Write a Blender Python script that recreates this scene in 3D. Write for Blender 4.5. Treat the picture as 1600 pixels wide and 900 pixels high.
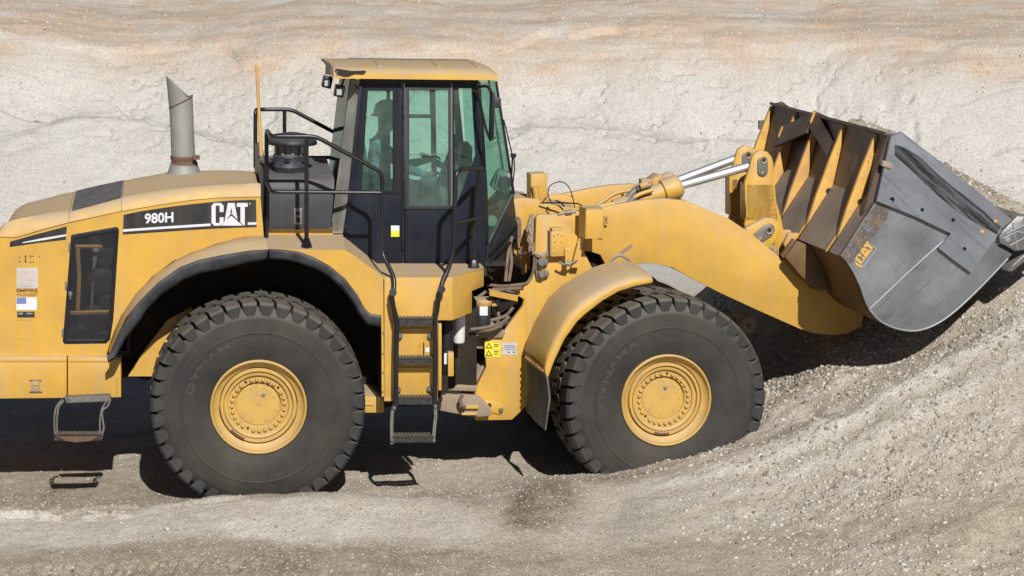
import bpy, bmesh, math, random
import numpy as np
from mathutils import Vector, Matrix

random.seed(7)
rad = math.radians
for o in list(bpy.data.objects):
    bpy.data.objects.remove(o, do_unlink=True)
SC = bpy.context.scene
COL = SC.collection

# ------------------------------------------------------------------ camera, sky, sun, exposure
CE = rad(10.5)
CLOC = Vector((0, -21.44, 5.92))
FPX = 3960.0
cam = bpy.data.cameras.new('camera'); cam.sensor_width = 36; cam.lens = FPX / 1600 * 36
cam.clip_start = .5; cam.clip_end = 3000
camo = bpy.data.objects.new('camera', cam); COL.objects.link(camo)
camo.location = CLOC; camo.rotation_euler = (math.pi / 2 - CE, 0, 0)
SC.camera = camo
SUNV = Vector((.24, -1, .80)).normalized()
SUN_EL = math.asin(SUNV.z); SUN_ROT = math.atan2(SUNV.x, SUNV.y)
w = bpy.data.worlds.new('World'); SC.world = w; w.use_nodes = True
nt = w.node_tree; nt.nodes.clear()
sky = nt.nodes.new('ShaderNodeTexSky'); sky.sky_type = 'NISHITA'; sky.sun_disc = False
sky.sun_elevation = SUN_EL; sky.sun_rotation = SUN_ROT; sky.air_density = .55; sky.dust_density = .2
bg = nt.nodes.new('ShaderNodeBackground'); bg.inputs[1].default_value = .05
wo = nt.nodes.new('ShaderNodeOutputWorld')
nt.links.new(sky.outputs[0], bg.inputs[0]); nt.links.new(bg.outputs[0], wo.inputs[0])
sl = bpy.data.lights.new('sun', 'SUN'); sl.energy = 5.0; sl.angle = rad(.53); sl.color = (1, .975, .935)
slo = bpy.data.objects.new('sun', sl); COL.objects.link(slo)
slo.rotation_euler = SUNV.to_track_quat('Z', 'Y').to_euler(); slo.location = (4, -20, 20)
SC.view_settings.view_transform = 'Standard'; SC.view_settings.look = 'None'
SC.view_settings.gamma = 1; SC.view_settings.exposure = 0.0
SC.render.engine = 'CYCLES'
SC.render.resolution_x = 1024; SC.render.resolution_y = 576

# ------------------------------------------------------------------ frames: photo measurements -> metres on real planes
FW = Vector((0, math.cos(CE), -math.sin(CE))); UP = Vector((0, math.sin(CE), math.cos(CE)))
def ray(u, v):
    return (FW + Vector((1, 0, 0)) * ((u - 800) / FPX) + UP * ((450 - v) / FPX))
class Frame:
    def __init__(s, loc, yaw, pitch, roll=0):
        s.M = Matrix.Translation(loc) @ Matrix.Rotation(rad(yaw), 4, 'Z') @ Matrix.Rotation(rad(pitch), 4, 'Y') @ Matrix.Rotation(rad(roll), 4, 'X')
        s.I = s.M.inverted()
        s.c = s.I @ CLOC
    def P(s, u, v, y):
        d = s.I.to_3x3() @ ray(u, v)
        t = (y - s.c.y) / d.y
        return s.c + d * t
FR = Frame((-2.2, 0, 0), 7.5, 1.4)
FF = Frame((1.38, .66, -.10), 13, .6, -1.3)
PXM = 1 / 180.0     # metres per photo pixel near the machine

# ------------------------------------------------------------------ mesh helpers
def plate(bm, F, pts, y0, y1, holes=()):
    """slab whose near face (local y0) has the given outline; solid through to y1"""
    rings = []
    for poly in [pts] + list(holes):
        a = [F.P(u, v, y0) for (u, v) in poly]
        rings.append(a)
    return slab(bm, rings, y0, y1)
def slab(bm, rings, y0, y1):
    if len(rings) == 1:
        a = rings[0]
        f = [bm.verts.new((p.x, y0, p.z)) for p in a]; b = [bm.verts.new((p.x, y1, p.z)) for p in a]
        fa = bm.faces.new(f); bm.faces.new(list(reversed(b)))
        n = len(f)
        for i in range(n):
            bm.faces.new((f[i], b[i], b[(i + 1) % n], f[(i + 1) % n]))
        return
    for y in (y0, y1):
        edges = []
        for a in rings:
            vs = [bm.verts.new((p.x, y, p.z)) for p in a]
            for i in range(len(vs)):
                edges.append(bm.edges.new((vs[i], vs[(i + 1) % len(vs)])))
        bmesh.ops.triangle_fill(bm, edges=edges, use_beauty=True, use_dissolve=False)
    for a in rings:
        n = len(a)
        for i in range(n):
            p, q = a[i], a[(i + 1) % n]
            bm.faces.new([bm.verts.new((p.x, y0, p.z)), bm.verts.new((p.x, y1, p.z)), bm.verts.new((q.x, y1, q.z)), bm.verts.new((q.x, y0, q.z))])
    bmesh.ops.remove_doubles(bm, verts=bm.verts[:], dist=1e-6)
def circ(u, v, r, n=14, a0=0):
    return [(u + r * math.cos(a0 + 2 * math.pi * i / n), v + r * math.sin(a0 + 2 * math.pi * i / n)) for i in range(n)]
def rect(u0, v0, u1, v1, r=0):
    if r <= 0: return [(u0, v0), (u1, v0), (u1, v1), (u0, v1)]
    out = []
    for (cx, cy, a) in ((u1 - r, v0 + r, -90), (u1 - r, v1 - r, 0), (u0 + r, v1 - r, 90), (u0 + r, v0 + r, 180)):
        for k in range(4):
            t = rad(a + 30 * k); out.append((cx + r * math.cos(t), cy + r * math.sin(t)))
    return out
def box(bm, c, s, R=None):
    M = Matrix.Translation(c) @ (R.to_4x4() if R else Matrix.Identity(4)) @ Matrix.Diagonal((s[0], s[1], s[2], 1))
    bmesh.ops.create_cube(bm, size=1, matrix=M)
def tube(bm, pts, r, seg=10, cap=True, smooth=0):
    pts = [Vector(p) for p in pts]
    if smooth:
        q = [pts[0]]
        for i in range(1, len(pts) - 1):       # rounded corners
            a, b, c = pts[i - 1], pts[i], pts[i + 1]
            d1 = min(smooth, (a - b).length * .45); d2 = min(smooth, (c - b).length * .45)
            s = b + (a - b).normalized() * d1; e = b + (c - b).normalized() * d2
            for k in range(5):
                t = k / 4; q.append(s * (1 - t) ** 2 + b * 2 * t * (1 - t) + e * t * t)
        q.append(pts[-1]); pts = q
    rr = r if isinstance(r, (list, tuple)) else [r] * len(pts)
    if len(rr) != len(pts): rr = [rr[0]] * len(pts)
    up = None; rings = []
    for i, p in enumerate(pts):
        t = (pts[min(i + 1, len(pts) - 1)] - pts[max(i - 1, 0)]).normalized()
        if up is None:
            up = t.orthogonal().normalized()
        up = (up - t * up.dot(t)).normalized(); sd = t.cross(up)
        rings.append([bm.verts.new(p + (up * math.cos(2 * math.pi * k / seg) + sd * math.sin(2 * math.pi * k / seg)) * rr[i]) for k in range(seg)])
    for a, b in zip(rings, rings[1:]):
        for k in range(seg):
            bm.faces.new((a[k], b[k], b[(k + 1) % seg], a[(k + 1) % seg]))
    if cap:
        bm.faces.new(list(reversed(rings[0]))); bm.faces.new(rings[-1])
def lathe(bm, c, prof, seg=48, axis='y', close=False):
    """prof: list of (radius, offset along axis)"""
    rings = []
    for (r, h) in prof:
        if r < 1e-5:
            p = Vector(c) + (Vector((0, h, 0)) if axis == 'y' else Vector((0, 0, h)))
            rings.append([bm.verts.new(p)]); continue
        ring = []
        for k in range(seg):
            a = 2 * math.pi * k / seg
            if axis == 'y': ring.append(bm.verts.new((c[0] + r * math.cos(a), c[1] + h, c[2] + r * math.sin(a))))
            else: ring.append(bm.verts.new((c[0] + r * math.cos(a), c[1] + r * math.sin(a), c[2] + h)))
        rings.append(ring)
    def skin(a, b):
        if len(a) == 1 and len(b) == 1: return
        for k in range(seg):
            k2 = (k + 1) % seg
            if len(a) == 1: bm.faces.new((a[0], b[k], b[k2]))
            elif len(b) == 1: bm.faces.new((a[k], b[0], a[k2]))
            else: bm.faces.new((a[k], b[k], b[k2], a[k2]))
    for a, b in zip(rings, rings[1:]): skin(a, b)
    if close: skin(rings[-1], rings[0])
def bolt(bm, p, r=.014, h=.012, n=6):
    """hexagon head on a face looking to local -y"""
    lathe(bm, p, [(0, -h), (r * .8, -h), (r, -h * .75), (r, .004)], seg=n)
def loft(bm, rows, closed=False):
    vs = [[bm.verts.new(p) for p in r] for r in rows]
    for a, b in zip(vs, vs[1:]):
        n = len(a)
        for k in range(n if closed else n - 1):
            k2 = (k + 1) % n
            if (a[k].co - a[k2].co).length < 1e-6 and (b[k].co - b[k2].co).length < 1e-6: continue
            bm.faces.new((a[k], b[k], b[k2], a[k2]))
    return vs
def solid(bm, rows, t, closed=False):
    """a curved sheet with thickness t (vector)"""
    t = Vector(t)
    a = loft(bm, rows, closed); b = loft(bm, [[Vector(p) + t for p in r] for r in rows], closed)
    def edge(x, y):
        for i in range(len(x) - 1):
            try: bm.faces.new((x[i], x[i + 1], y[i + 1], y[i]))
            except ValueError: pass
    edge(a[0], b[0]); edge(a[-1], b[-1])
    if not closed:
        edge([r[0] for r in a], [r[0] for r in b]); edge([r[-1] for r in a], [r[-1] for r in b])

ROOTF = FR
ROOT = None
def setprops(o, label=None, cat=None, group=None, kind=None):
    if label: o['label'] = label
    if cat: o['category'] = cat
    if group: o['group'] = group
    if kind: o['kind'] = kind
    return o
def obj(name, bm, mat, parent=None, F=None, bevel=0, sharp=38, label=None, seg=2):
    bmesh.ops.remove_doubles(bm, verts=bm.verts[:], dist=1e-6)
    bmesh.ops.recalc_face_normals(bm, faces=bm.faces[:])
    if bevel:
        es = [e for e in bm.edges if len(e.link_faces) == 2 and e.calc_face_angle(0) > rad(35)]
        try: bmesh.ops.bevel(bm, geom=es, offset=bevel, offset_type='OFFSET', segments=seg, profile=.5, affect='EDGES', clamp_overlap=True)
        except Exception as ex: print('bevel', name, ex)
    for f in bm.faces: f.smooth = True
    for e in bm.edges:
        if len(e.link_faces) != 2 or e.calc_face_angle(0) > rad(sharp): e.smooth = False
    first = None
    for b in ([bm] if len(bm.verts) > 9000 else pieces(bm)):
        me = bpy.data.meshes.new(name); b.to_mesh(me); b.free()
        for m in (mat if isinstance(mat, (list, tuple)) else [mat]): me.materials.append(m)
        o = link(name, me, parent, F, label)
        first = first or o
    return first
def pieces(bm):
    """far-apart pieces become objects of their own"""
    bm.verts.index_update(); bm.verts.ensure_lookup_table(); seen = {}; isl = []
    for v in bm.verts:
        if v.index in seen: continue
        st_ = [v]; seen[v.index] = len(isl); cur = []
        while st_:
            a = st_.pop(); cur.append(a)
            for e in a.link_edges:
                b = e.other_vert(a)
                if b.index not in seen: seen[b.index] = len(isl); st_.append(b)
        isl.append(cur)
    if len(isl) < 2: return [bm]
    bb = [([min(v.co[i] for v in c) for i in range(3)], [max(v.co[i] for v in c) for i in range(3)]) for c in isl]
    sz = [max(b[1][i] - b[0][i] for i in range(3)) for b in bb]; par = list(range(len(isl)))
    def root(i):
        while par[i] != i: i = par[i]
        return i
    for i in range(len(isl)):
        for j in range(i):
            g = math.sqrt(sum(max(0, bb[i][0][k] - bb[j][1][k], bb[j][0][k] - bb[i][1][k]) ** 2 for k in range(3)))
            if g <= max(.018, .42 * max(sz[i], sz[j])): par[root(i)] = root(j)
    grp = {}
    for i in range(len(isl)): grp.setdefault(root(i), []).append(i)
    if len(grp) < 2: return [bm]
    out = []
    for r in grp:
        keep = {v.index for i in grp[r] for v in isl[i]}; c = bm.copy(); c.verts.ensure_lookup_table()
        bmesh.ops.delete(c, geom=[v for v in c.verts if v.index not in keep], context='VERTS'); out.append(c)
    bm.free(); return out
def link(name, me, parent=None, F=None, label=None):
    o = bpy.data.objects.new(name, me); COL.objects.link(o)
    if parent is not None:
        o.parent = parent
        if F is FF: o.matrix_basis = FR.I @ FF.M
    if label: o['label'] = label
    return o
def B(): return bmesh.new()
def sub(name, bm, mat, part, **k):
    """sub-part: shares its part's own coordinates"""
    return obj(name, bm, mat, part, None, **k)

def textmesh(s, name='lettering', offset=0.0, extrude=0.0, shear=0):
    c = bpy.data.curves.new('t', 'FONT'); c.body = s; c.offset = offset; c.extrude = extrude; c.resolution_u = 3; c.shear = shear
    o = bpy.data.objects.new('t', c); COL.objects.link(o)
    dg = bpy.context.evaluated_depsgraph_get(); dg.update()
    me = bpy.data.meshes.new_from_object(o.evaluated_get(dg))
    vs = [tuple(v.co) for v in me.vertices]; fs = [tuple(p.vertices) for p in me.polygons]
    bpy.data.objects.remove(o, do_unlink=True); bpy.data.curves.remove(c); bpy.data.meshes.remove(me)
    xs = [v[0] for v in vs]; ys = [v[1] for v in vs]; x0, x1, y0, y1 = min(xs), max(xs), min(ys), max(ys)
    return [((v[0] - x0) / (x1 - x0), (v[1] - y0) / (y1 - y0)) for v in vs], fs
def text_on(bm, F, s, bl, br, tl, y, offset=0.0, shear=0):
    """flat lettering on the plane local y, its box given by bottom-left, bottom-right, top-left"""
    vs, fs = textmesh(s, offset=offset, shear=shear)
    bv = []
    for (a, b) in vs:
        u = bl[0] + (br[0] - bl[0]) * a + (tl[0] - bl[0]) * b; v = bl[1] + (br[1] - bl[1]) * a + (tl[1] - bl[1]) * b
        bv.append(bm.verts.new(F.P(u, v, y)))
    for f in fs:
        try: bm.faces.new([bv[i] for i in f])
        except ValueError: pass
CATL = [
 [[(0,.12),(.07,0),(.26,0),(.33,.08),(.335,.37),(.225,.37),(.225,.15),(.20,.11),(.14,.11),(.115,.15),(.115,.85),(.14,.89),(.20,.89),(.225,.85),(.225,.60),(.335,.60),(.335,.88),(.26,1),(.07,1),(0,.88)]],
 [[(.355,.15),(.45,1),(.64,1),(.72,.26),(.545,.55)], [(.515,.56),(.545,.80),(.575,.56)]],
 [[(.225,0),(.545,.44),(.865,0)]],
 [[(.70,1),(1,1),(1,.83),(.92,.83),(.92,.02),(.90,0),(.80,.14),(.80,.83),(.70,.83)]],
]
def cat_on(bm, F, bl, br, tl, y0, y1):
    for rings in CATL:
        rr = []
        for r in rings:
            rr.append([F.P(bl[0] + (br[0] - bl[0]) * a + (tl[0] - bl[0]) * b, bl[1] + (br[1] - bl[1]) * a + (tl[1] - bl[1]) * b, y0) for a, b in r])
        slab(bm, rr, y0, y1)

# ------------------------------------------------------------------ materials
def mat(name, col, rough=.5, metal=0, col2=None, nscale=4, dust=0, dustcol=(.42, .34, .25), bump=0, bscale=60, streak=0, spec=.5, coat=0, scratch=None, scr_amt=0, nlow=.35, nhigh=.7):
    m = bpy.data.materials.new(name); m.use_nodes = True
    t = m.node_tree; N = t.nodes; L = t.links
    b = N['Principled BSDF']
    b.inputs['Roughness'].default_value = rough; b.inputs['Metallic'].default_value = metal
    b.inputs['Specular IOR Level'].default_value = spec
    if coat: b.inputs['Coat Weight'].default_value = coat
    tc = N.new('ShaderNodeTexCoord')
    cur = None
    n1 = N.new('ShaderNodeTexNoise'); n1.inputs['Scale'].default_value = nscale; n1.inputs['Detail'].default_value = 8; n1.inputs['Roughness'].default_value = .62
    L.new(tc.outputs['Object'], n1.inputs['Vector'])
    mr = N.new('ShaderNodeMapRange'); mr.inputs[1].default_value = nlow; mr.inputs[2].default_value = nhigh
    L.new(n1.outputs['Fac'], mr.inputs[0])
    mx = N.new('ShaderNodeMix'); mx.data_type = 'RGBA'
    mx.inputs[6].default_value = (*col, 1); mx.inputs[7].default_value = (*(col2 or tuple(c * .85 for c in col)), 1)
    L.new(mr.outputs[0], mx.inputs[0]); cur = mx.outputs[2]
    if scratch:
        n3 = N.new('ShaderNodeTexNoise'); n3.inputs['Scale'].default_value = 26; n3.inputs['Detail'].default_value = 6; n3.inputs['Roughness'].default_value = .7
        L.new(tc.outputs['Object'], n3.inputs['Vector'])
        r3 = N.new('ShaderNodeMapRange'); r3.inputs[1].default_value = .62 - scr_amt; r3.inputs[2].default_value = .66 - scr_amt
        L.new(n3.outputs['Fac'], r3.inputs[0])
        m3 = N.new('ShaderNodeMix'); m3.data_type = 'RGBA'; m3.inputs[7].default_value = (*scratch, 1)
        L.new(r3.outputs[0], m3.inputs[0]); L.new(cur, m3.inputs[6]); cur = m3.outputs[2]
    if streak:
        mp = N.new('ShaderNodeMapping'); mp.inputs['Scale'].default_value = (14, 14, .8)
        L.new(tc.outputs['Object'], mp.inputs[0])
        n4 = N.new('ShaderNodeTexNoise'); n4.inputs['Scale'].default_value = 1; n4.inputs['Detail'].default_value = 5
        L.new(mp.outputs[0], n4.inputs['Vector'])
        r4 = N.new('ShaderNodeMapRange'); r4.inputs[1].default_value = .48; r4.inputs[2].default_value = .78; r4.inputs[4].default_value = streak
        L.new(n4.outputs['Fac'], r4.inputs[0])
        m4 = N.new('ShaderNodeMix'); m4.data_type = 'RGBA'; m4.inputs[7].default_value = (*dustcol, 1)
        L.new(r4.outputs[0], m4.inputs[0]); L.new(cur, m4.inputs[6]); cur = m4.outputs[2]
    if dust:
        g = N.new('ShaderNodeNewGeometry'); sp = N.new('ShaderNodeSeparateXYZ'); L.new(g.outputs['Normal'], sp.inputs[0])
        r5 = N.new('ShaderNodeMapRange'); r5.inputs[1].default_value = .10; r5.inputs[2].default_value = .75; r5.inputs[4].default_value = dust
        r5.inputs[3].default_value = dust * .05
        L.new(sp.outputs[2], r5.inputs[0])
        n5 = N.new('ShaderNodeTexNoise'); n5.inputs['Scale'].default_value = 7; n5.inputs['Detail'].default_value = 7
        L.new(tc.outputs['Object'], n5.inputs['Vector'])
        r6 = N.new('ShaderNodeMapRange'); r6.inputs[1].default_value = .3; r6.inputs[2].default_value = .6; r6.inputs[3].default_value = .55
        L.new(n5.outputs['Fac'], r6.inputs[0])
        mu = N.new('ShaderNodeMath'); mu.operation = 'MULTIPLY'; L.new(r5.outputs[0], mu.inputs[0]); L.new(r6.outputs[0], mu.inputs[1])
        m5 = N.new('ShaderNodeMix'); m5.data_type = 'RGBA'; m5.inputs[7].default_value = (*dustcol, 1)
        L.new(mu.outputs[0], m5.inputs[0]); L.new(cur, m5.inputs[6]); cur = m5.outputs[2]
        rr = N.new('ShaderNodeMapRange'); rr.inputs[3].default_value = rough; rr.inputs[4].default_value = .9
        L.new(mu.outputs[0], rr.inputs[0]); L.new(rr.outputs[0], b.inputs['Roughness'])
        if metal:
            rm = N.new('ShaderNodeMapRange'); rm.inputs[3].default_value = metal; rm.inputs[4].default_value = 0
            L.new(mu.outputs[0], rm.inputs[0]); L.new(rm.outputs[0], b.inputs['Metallic'])
    L.new(cur, b.inputs['Base Color'])
    if bump:
        nb = N.new('ShaderNodeTexNoise'); nb.inputs['Scale'].default_value = bscale; nb.inputs['Detail'].default_value = 4
        L.new(tc.outputs['Object'], nb.inputs['Vector'])
        bp = N.new('ShaderNodeBump'); bp.inputs['Strength'].default_value = bump; bp.inputs['Distance'].default_value = .01
        L.new(nb.outputs['Fac'], bp.inputs['Height']); L.new(bp.outputs[0], b.inputs['Normal'])
    return m
YEL = (.62, .355, .048); YEL2 = (.50, .285, .052)
M = {}
M['yellow'] = mat('yellow_paint', YEL, .42, col2=YEL2, dust=.85, streak=.28, bump=.06, bscale=8, nscale=3.5, scratch=(.34, .24, .12), scr_amt=-.05)
M['yellow_rough'] = mat('worn_yellow_paint', (.56, .31, .07), .6, col2=(.36, .19, .06), dust=.9, streak=.3, bump=.12, bscale=50, nscale=6, scratch=(.16, .08, .045), scr_amt=-.02)
M['rib'] = mat('rib_paint', (.68, .39, .075), .6, col2=(.50, .27, .09), bump=.1, nscale=5, scratch=(.22, .09, .035), scr_amt=0.0)
M['dusty'] = mat('dusty_steel', (.33, .25, .18), .85, col2=(.22, .16, .11), bump=.3, dust=.6)
M['black'] = mat('black_paint', (.007, .008, .012), .42, col2=(.012, .013, .018), dust=.35, streak=.05, dustcol=(.16, .15, .14), nscale=5, spec=.35)
M['navy'] = mat('dark_cab_paint', (.006, .009, .017), .4, col2=(.013, .017, .028), dust=.35, streak=.10, dustcol=(.12, .12, .13), nscale=6, spec=.3)
M['rail'] = mat('black_tube', (.007, .007, .010), .35, col2=(.02, .02, .024), scratch=(.10, .07, .06), scr_amt=-.08)
M['airbox'] = mat('grey_cover', (.018, .020, .024), .5, col2=(.03, .032, .037), dust=.7, dustcol=(.16, .15, .145), streak=.12)
M['rubber'] = mat('rubber', (.013, .0145, .017), .62, col2=(.045, .042, .038), dust=.7, dustcol=(.17, .145, .11), bump=.15, bscale=30, nscale=3, streak=0)
M['side'] = mat('sidewall_rubber', (.017, .0165, .016), .85, col2=(.055, .048, .039), dust=.3, dustcol=(.15, .12, .09), bump=.08, bscale=40, nscale=1.6)
M['lip'] = mat('lip_rubber', (.016, .018, .023), .5, col2=(.06, .062, .068), dust=.5, dustcol=(.16, .155, .15), bump=.3, bscale=12, nscale=7)
M['steel'] = mat('worn_steel', (.30, .32, .35), .45, metal=.55, col2=(.40, .42, .44), nscale=3, bump=.05, bscale=20, dust=.3, dustcol=(.3, .27, .22), streak=0)
M['backsteel'] = mat('brown_steel', (.075, .048, .040), .5, metal=.2, col2=(.15, .10, .08), nscale=5, bump=.1, scratch=(.24, .11, .05), scr_amt=-.045)
M['exh'] = mat('grey_metal', (.24, .24, .225), .6, metal=.15, col2=(.32, .315, .295), nscale=4, streak=.12, dustcol=(.33, .31, .28))
M['rust'] = mat('rust', (.10, .055, .035), .8, col2=(.17, .09, .05), nscale=20, bump=.2)
M['chrome'] = mat('chrome', (.85, .86, .88), .42, metal=.85, col2=(.80, .81, .82))
M['grey'] = mat('grey_plate', (.15, .15, .14), .5, metal=.4, col2=(.22, .21, .19), dust=.3)
M['white'] = mat('white_paint', (.72, .72, .72), .5, col2=(.62, .62, .62))
M['decal'] = mat('decal_black', (.018, .018, .018), .4, col2=(.04, .038, .036), streak=.08, nscale=5)
M['dwhite'] = mat('decal_white', (.66, .67, .70), .5, col2=(.58, .59, .6))
M['greypanel'] = mat('pale_grey_panel', (.40, .39, .35), .6, col2=(.22, .21, .19), streak=.4, dustcol=(.15, .13, .1), nscale=3)
M['dark'] = mat('dark_interior', (.012, .010, .009), .8, col2=(.03, .022, .016), nscale=5)
M['shade_grime'] = mat('shade_dark_grime', (.012, .009, .006), .95, col2=(.035, .023, .012), nscale=4, bump=.2)  # near-black brown grime, deepened to paint in shade of wheel well and frames
M['warn'] = mat('warning_yellow', (.72, .66, .03), .5)
M['orange'] = mat('orange_print', (.65, .35, .18), .6)
M['blue'] = mat('blue_print', (.16, .22, .45), .6)
M['sticker'] = mat('grey_sticker', (.50, .50, .52), .5, col2=(.42, .42, .44))
M['tread'] = mat('step_tread', (.012, .012, .014), .55, metal=.2, col2=(.05, .046, .043), nscale=30, dust=.4, bump=.8, bscale=50)
M['strap'] = mat('frayed_strap', (.10, .095, .085), .8, col2=(.20, .18, .16), nscale=25, bump=.4)
M['hose'] = mat('dusty_hose', (.12, .085, .06), .8, col2=(.22, .16, .11), nscale=12, bump=.2)
M['seatm'] = mat('seat_cloth', (.03, .035, .035), .9, col2=(.06, .065, .06))
M['skin'] = mat('skin', (.30, .16, .10), .6, col2=(.25, .13, .08))
M['shirt'] = mat('plaid_shirt', (.10, .16, .24), .9, col2=(.30, .36, .42), nscale=30)
M['vest'] = mat('work_vest', (.05, .055, .06), .9, col2=(.10, .10, .10))
M['hat'] = mat('hard_hat', (.45, .44, .40), .5)
M['jeans'] = mat('trousers', (.04, .05, .08), .9)
M['lens'] = mat('lamp_lens', (.45, .45, .45), .2, col2=(.3, .3, .3))
def glassmat(name, tint, refl=.10):
    m = bpy.data.materials.new(name); m.use_nodes = True
    t = m.node_tree; N = t.nodes; L = t.links; N.clear()
    o = N.new('ShaderNodeOutputMaterial'); mx = N.new('ShaderNodeMixShader')
    tr = N.new('ShaderNodeBsdfTransparent'); gl = N.new('ShaderNodeBsdfGlossy'); gl.inputs['Roughness'].default_value = .03
    df = N.new('ShaderNodeBsdfDiffuse'); df.inputs[0].default_value = (.34, .43, .40, 1)
    lw = N.new('ShaderNodeLayerWeight'); lw.inputs[0].default_value = .5; pw = N.new('ShaderNodeMath'); pw.operation = 'POWER'; pw.inputs[1].default_value = 5; L.new(lw.outputs['Facing'], pw.inputs[0]); fr = N.new('ShaderNodeMapRange'); fr.inputs[3].default_value = .03; fr.inputs[4].default_value = .35; L.new(pw.outputs[0], fr.inputs[0])
    tc = N.new('ShaderNodeTexCoord'); n = N.new('ShaderNodeTexNoise'); n.inputs['Scale'].default_value = 3; n.inputs['Detail'].default_value = 6
    L.new(tc.outputs['Object'], n.inputs['Vector'])
    mr = N.new('ShaderNodeMapRange'); mr.inputs[1].default_value = .35; mr.inputs[2].default_value = .8; mr.inputs[3].default_value = .04; mr.inputs[4].default_value = .20
    L.new(n.outputs['Fac'], mr.inputs[0])
    tr.inputs[0].default_value = (*tint, 1)
    m2 = N.new('ShaderNodeMixShader'); L.new(mr.outputs[0], m2.inputs[0]); L.new(tr.outputs[0], m2.inputs[1]); L.new(df.outputs[0], m2.inputs[2])
    L.new(fr.outputs[0], mx.inputs[0]); L.new(m2.outputs[0], mx.inputs[1]); L.new(gl.outputs[0], mx.inputs[2]); L.new(mx.outputs[0], o.inputs[0])
    return m
M['glass'] = glassmat('tinted_glass', (.70, .90, .84))
M['mirror'] = mat('mirror_glass', (.5, .5, .5), .05, metal=1)
def meshmat():
    m = mat('perforated_black', (.016, .017, .02), .45, col2=(.03, .03, .034))
    t = m.node_tree; N = t.nodes; L = t.links; b = N['Principled BSDF']
    tc = N.new('ShaderNodeTexCoord'); sp = N.new('ShaderNodeSeparateXYZ'); L.new(tc.outputs['Object'], sp.inputs[0])
    S = .0165
    def mth(op, a, bb=None):
        n = N.new('ShaderNodeMath'); n.operation = op
        for i, x in enumerate((a, bb)):
            if x is None: continue
            if isinstance(x, (int, float)): n.inputs[i].default_value = x
            else: L.new(x, n.inputs[i])
        return n.outputs[0]
    def dotset(off):
        x = mth('DIVIDE', sp.outputs[0], S); z = mth('DIVIDE', sp.outputs[2], S * 1.732)
        fx = mth('SUBTRACT', mth('FRACT', mth('ADD', x, off)), .5); fz = mth('MULTIPLY', mth('SUBTRACT', mth('FRACT', mth('ADD', z, off)), .5), 1.732)
        return mth('SQRT', mth('ADD', mth('MULTIPLY', fx, fx), mth('MULTIPLY', fz, fz)))
    d = mth('MINIMUM', dotset(0.0), dotset(.5))
    L.new(mth('GREATER_THAN', d, .33), b.inputs['Alpha'])
    return m
M['mesh'] = meshmat()
def streaky(name, c0, c1, c2, ang, thr=.5):
    m = mat(name, c0, .46, metal=.5, col2=c1, nscale=1.4)
    t = m.node_tree; N = t.nodes; L = t.links; b = N['Principled BSDF']; src = b.inputs['Base Color'].links[0].from_socket
    tc = N.new('ShaderNodeTexCoord'); mp0 = N.new('ShaderNodeMapping'); mp0.inputs['Rotation'].default_value = (0, ang, 0); mp = N.new('ShaderNodeMapping'); mp.inputs['Scale'].default_value = (1.6, 1, 26)
    L.new(tc.outputs['Object'], mp0.inputs[0]); L.new(mp0.outputs[0], mp.inputs[0])
    n = N.new('ShaderNodeTexNoise'); n.inputs['Scale'].default_value = 1; n.inputs['Detail'].default_value = 9; n.inputs['Roughness'].default_value = .75; L.new(mp.outputs[0], n.inputs['Vector'])
    r = N.new('ShaderNodeMapRange'); r.inputs[1].default_value = thr; r.inputs[2].default_value = thr + .14; L.new(n.outputs['Fac'], r.inputs[0])
    mx = N.new('ShaderNodeMix'); mx.data_type = 'RGBA'; mx.inputs[7].default_value = (*c2, 1); L.new(r.outputs[0], mx.inputs[0]); L.new(src, mx.inputs[6]); L.new(mx.outputs[2], b.inputs['Base Color'])
    return m
M['scrape'] = streaky('scrape_black', (.10,.105,.11), (.20,.21,.23), (.025,.026,.028), rad(-40), .40)
M['tooth'] = mat('tooth_steel', (.30,.30,.31), .38, metal=.8, col2=(.20,.20,.20), nscale=14, bump=.3, bscale=25, dust=.4)
M['bside'] = streaky('bucket_side', (.14,.14,.147), (.33,.34,.36), (.10,.085,.075), rad(42), .56)
M['steel2'] = streaky('wear_steel', (.29,.31,.34), (.16,.17,.185), (.10,.105,.11), rad(-40), .54)
M['scuff'] = mat('scuffed_paint', (.13, .11, .10), .5, metal=.35, col2=(.22, .15, .09), nscale=9, scratch=(.20,.20,.21), scr_amt=.06, nlow=.5, nhigh=.62)
M['litback'] = mat('painted_lit_back', (.20, .165, .14), .7, metal=.1, col2=(.30, .25, .20), nscale=4, bump=.1, scratch=(.12,.08,.06), scr_amt=-.04)  # paler tan: sunlight on the lower back painted into the colour
M['shade_yellow'] = mat('shaded_dirty_yellow', (.17, .09, .028), .65, col2=(.09, .05, .02), nscale=4, scratch=(.05,.03,.02), scr_amt=-.02)  # dirty yellow darkened so the colour carries the shade under the bucket
M['flap'] = mat('dusty_flap', (.07,.066,.06), .9, col2=(.15,.135,.115), nscale=4, streak=.3, dustcol=(.24,.21,.17), bump=.2, bscale=14, spec=.2)
# =================================================================== THE WHEEL LOADER
ROOT = bpy.data.objects.new('wheel_loader', None); COL.objects.link(ROOT)
ROOT.matrix_world = FR.M; ROOT.empty_display_size = .3
setprops(ROOT, 'dusty yellow wheel loader with black cab and raised grey bucket at the gravel pile', 'wheel loader')

def P(u, v, y): return FR.P(u, v, y)
def Q(u, v, y): return FF.P(u, v, y)
YH = .40          # hood side
YF = .07          # fender / platform face
YC = 1.62         # centreline

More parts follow.
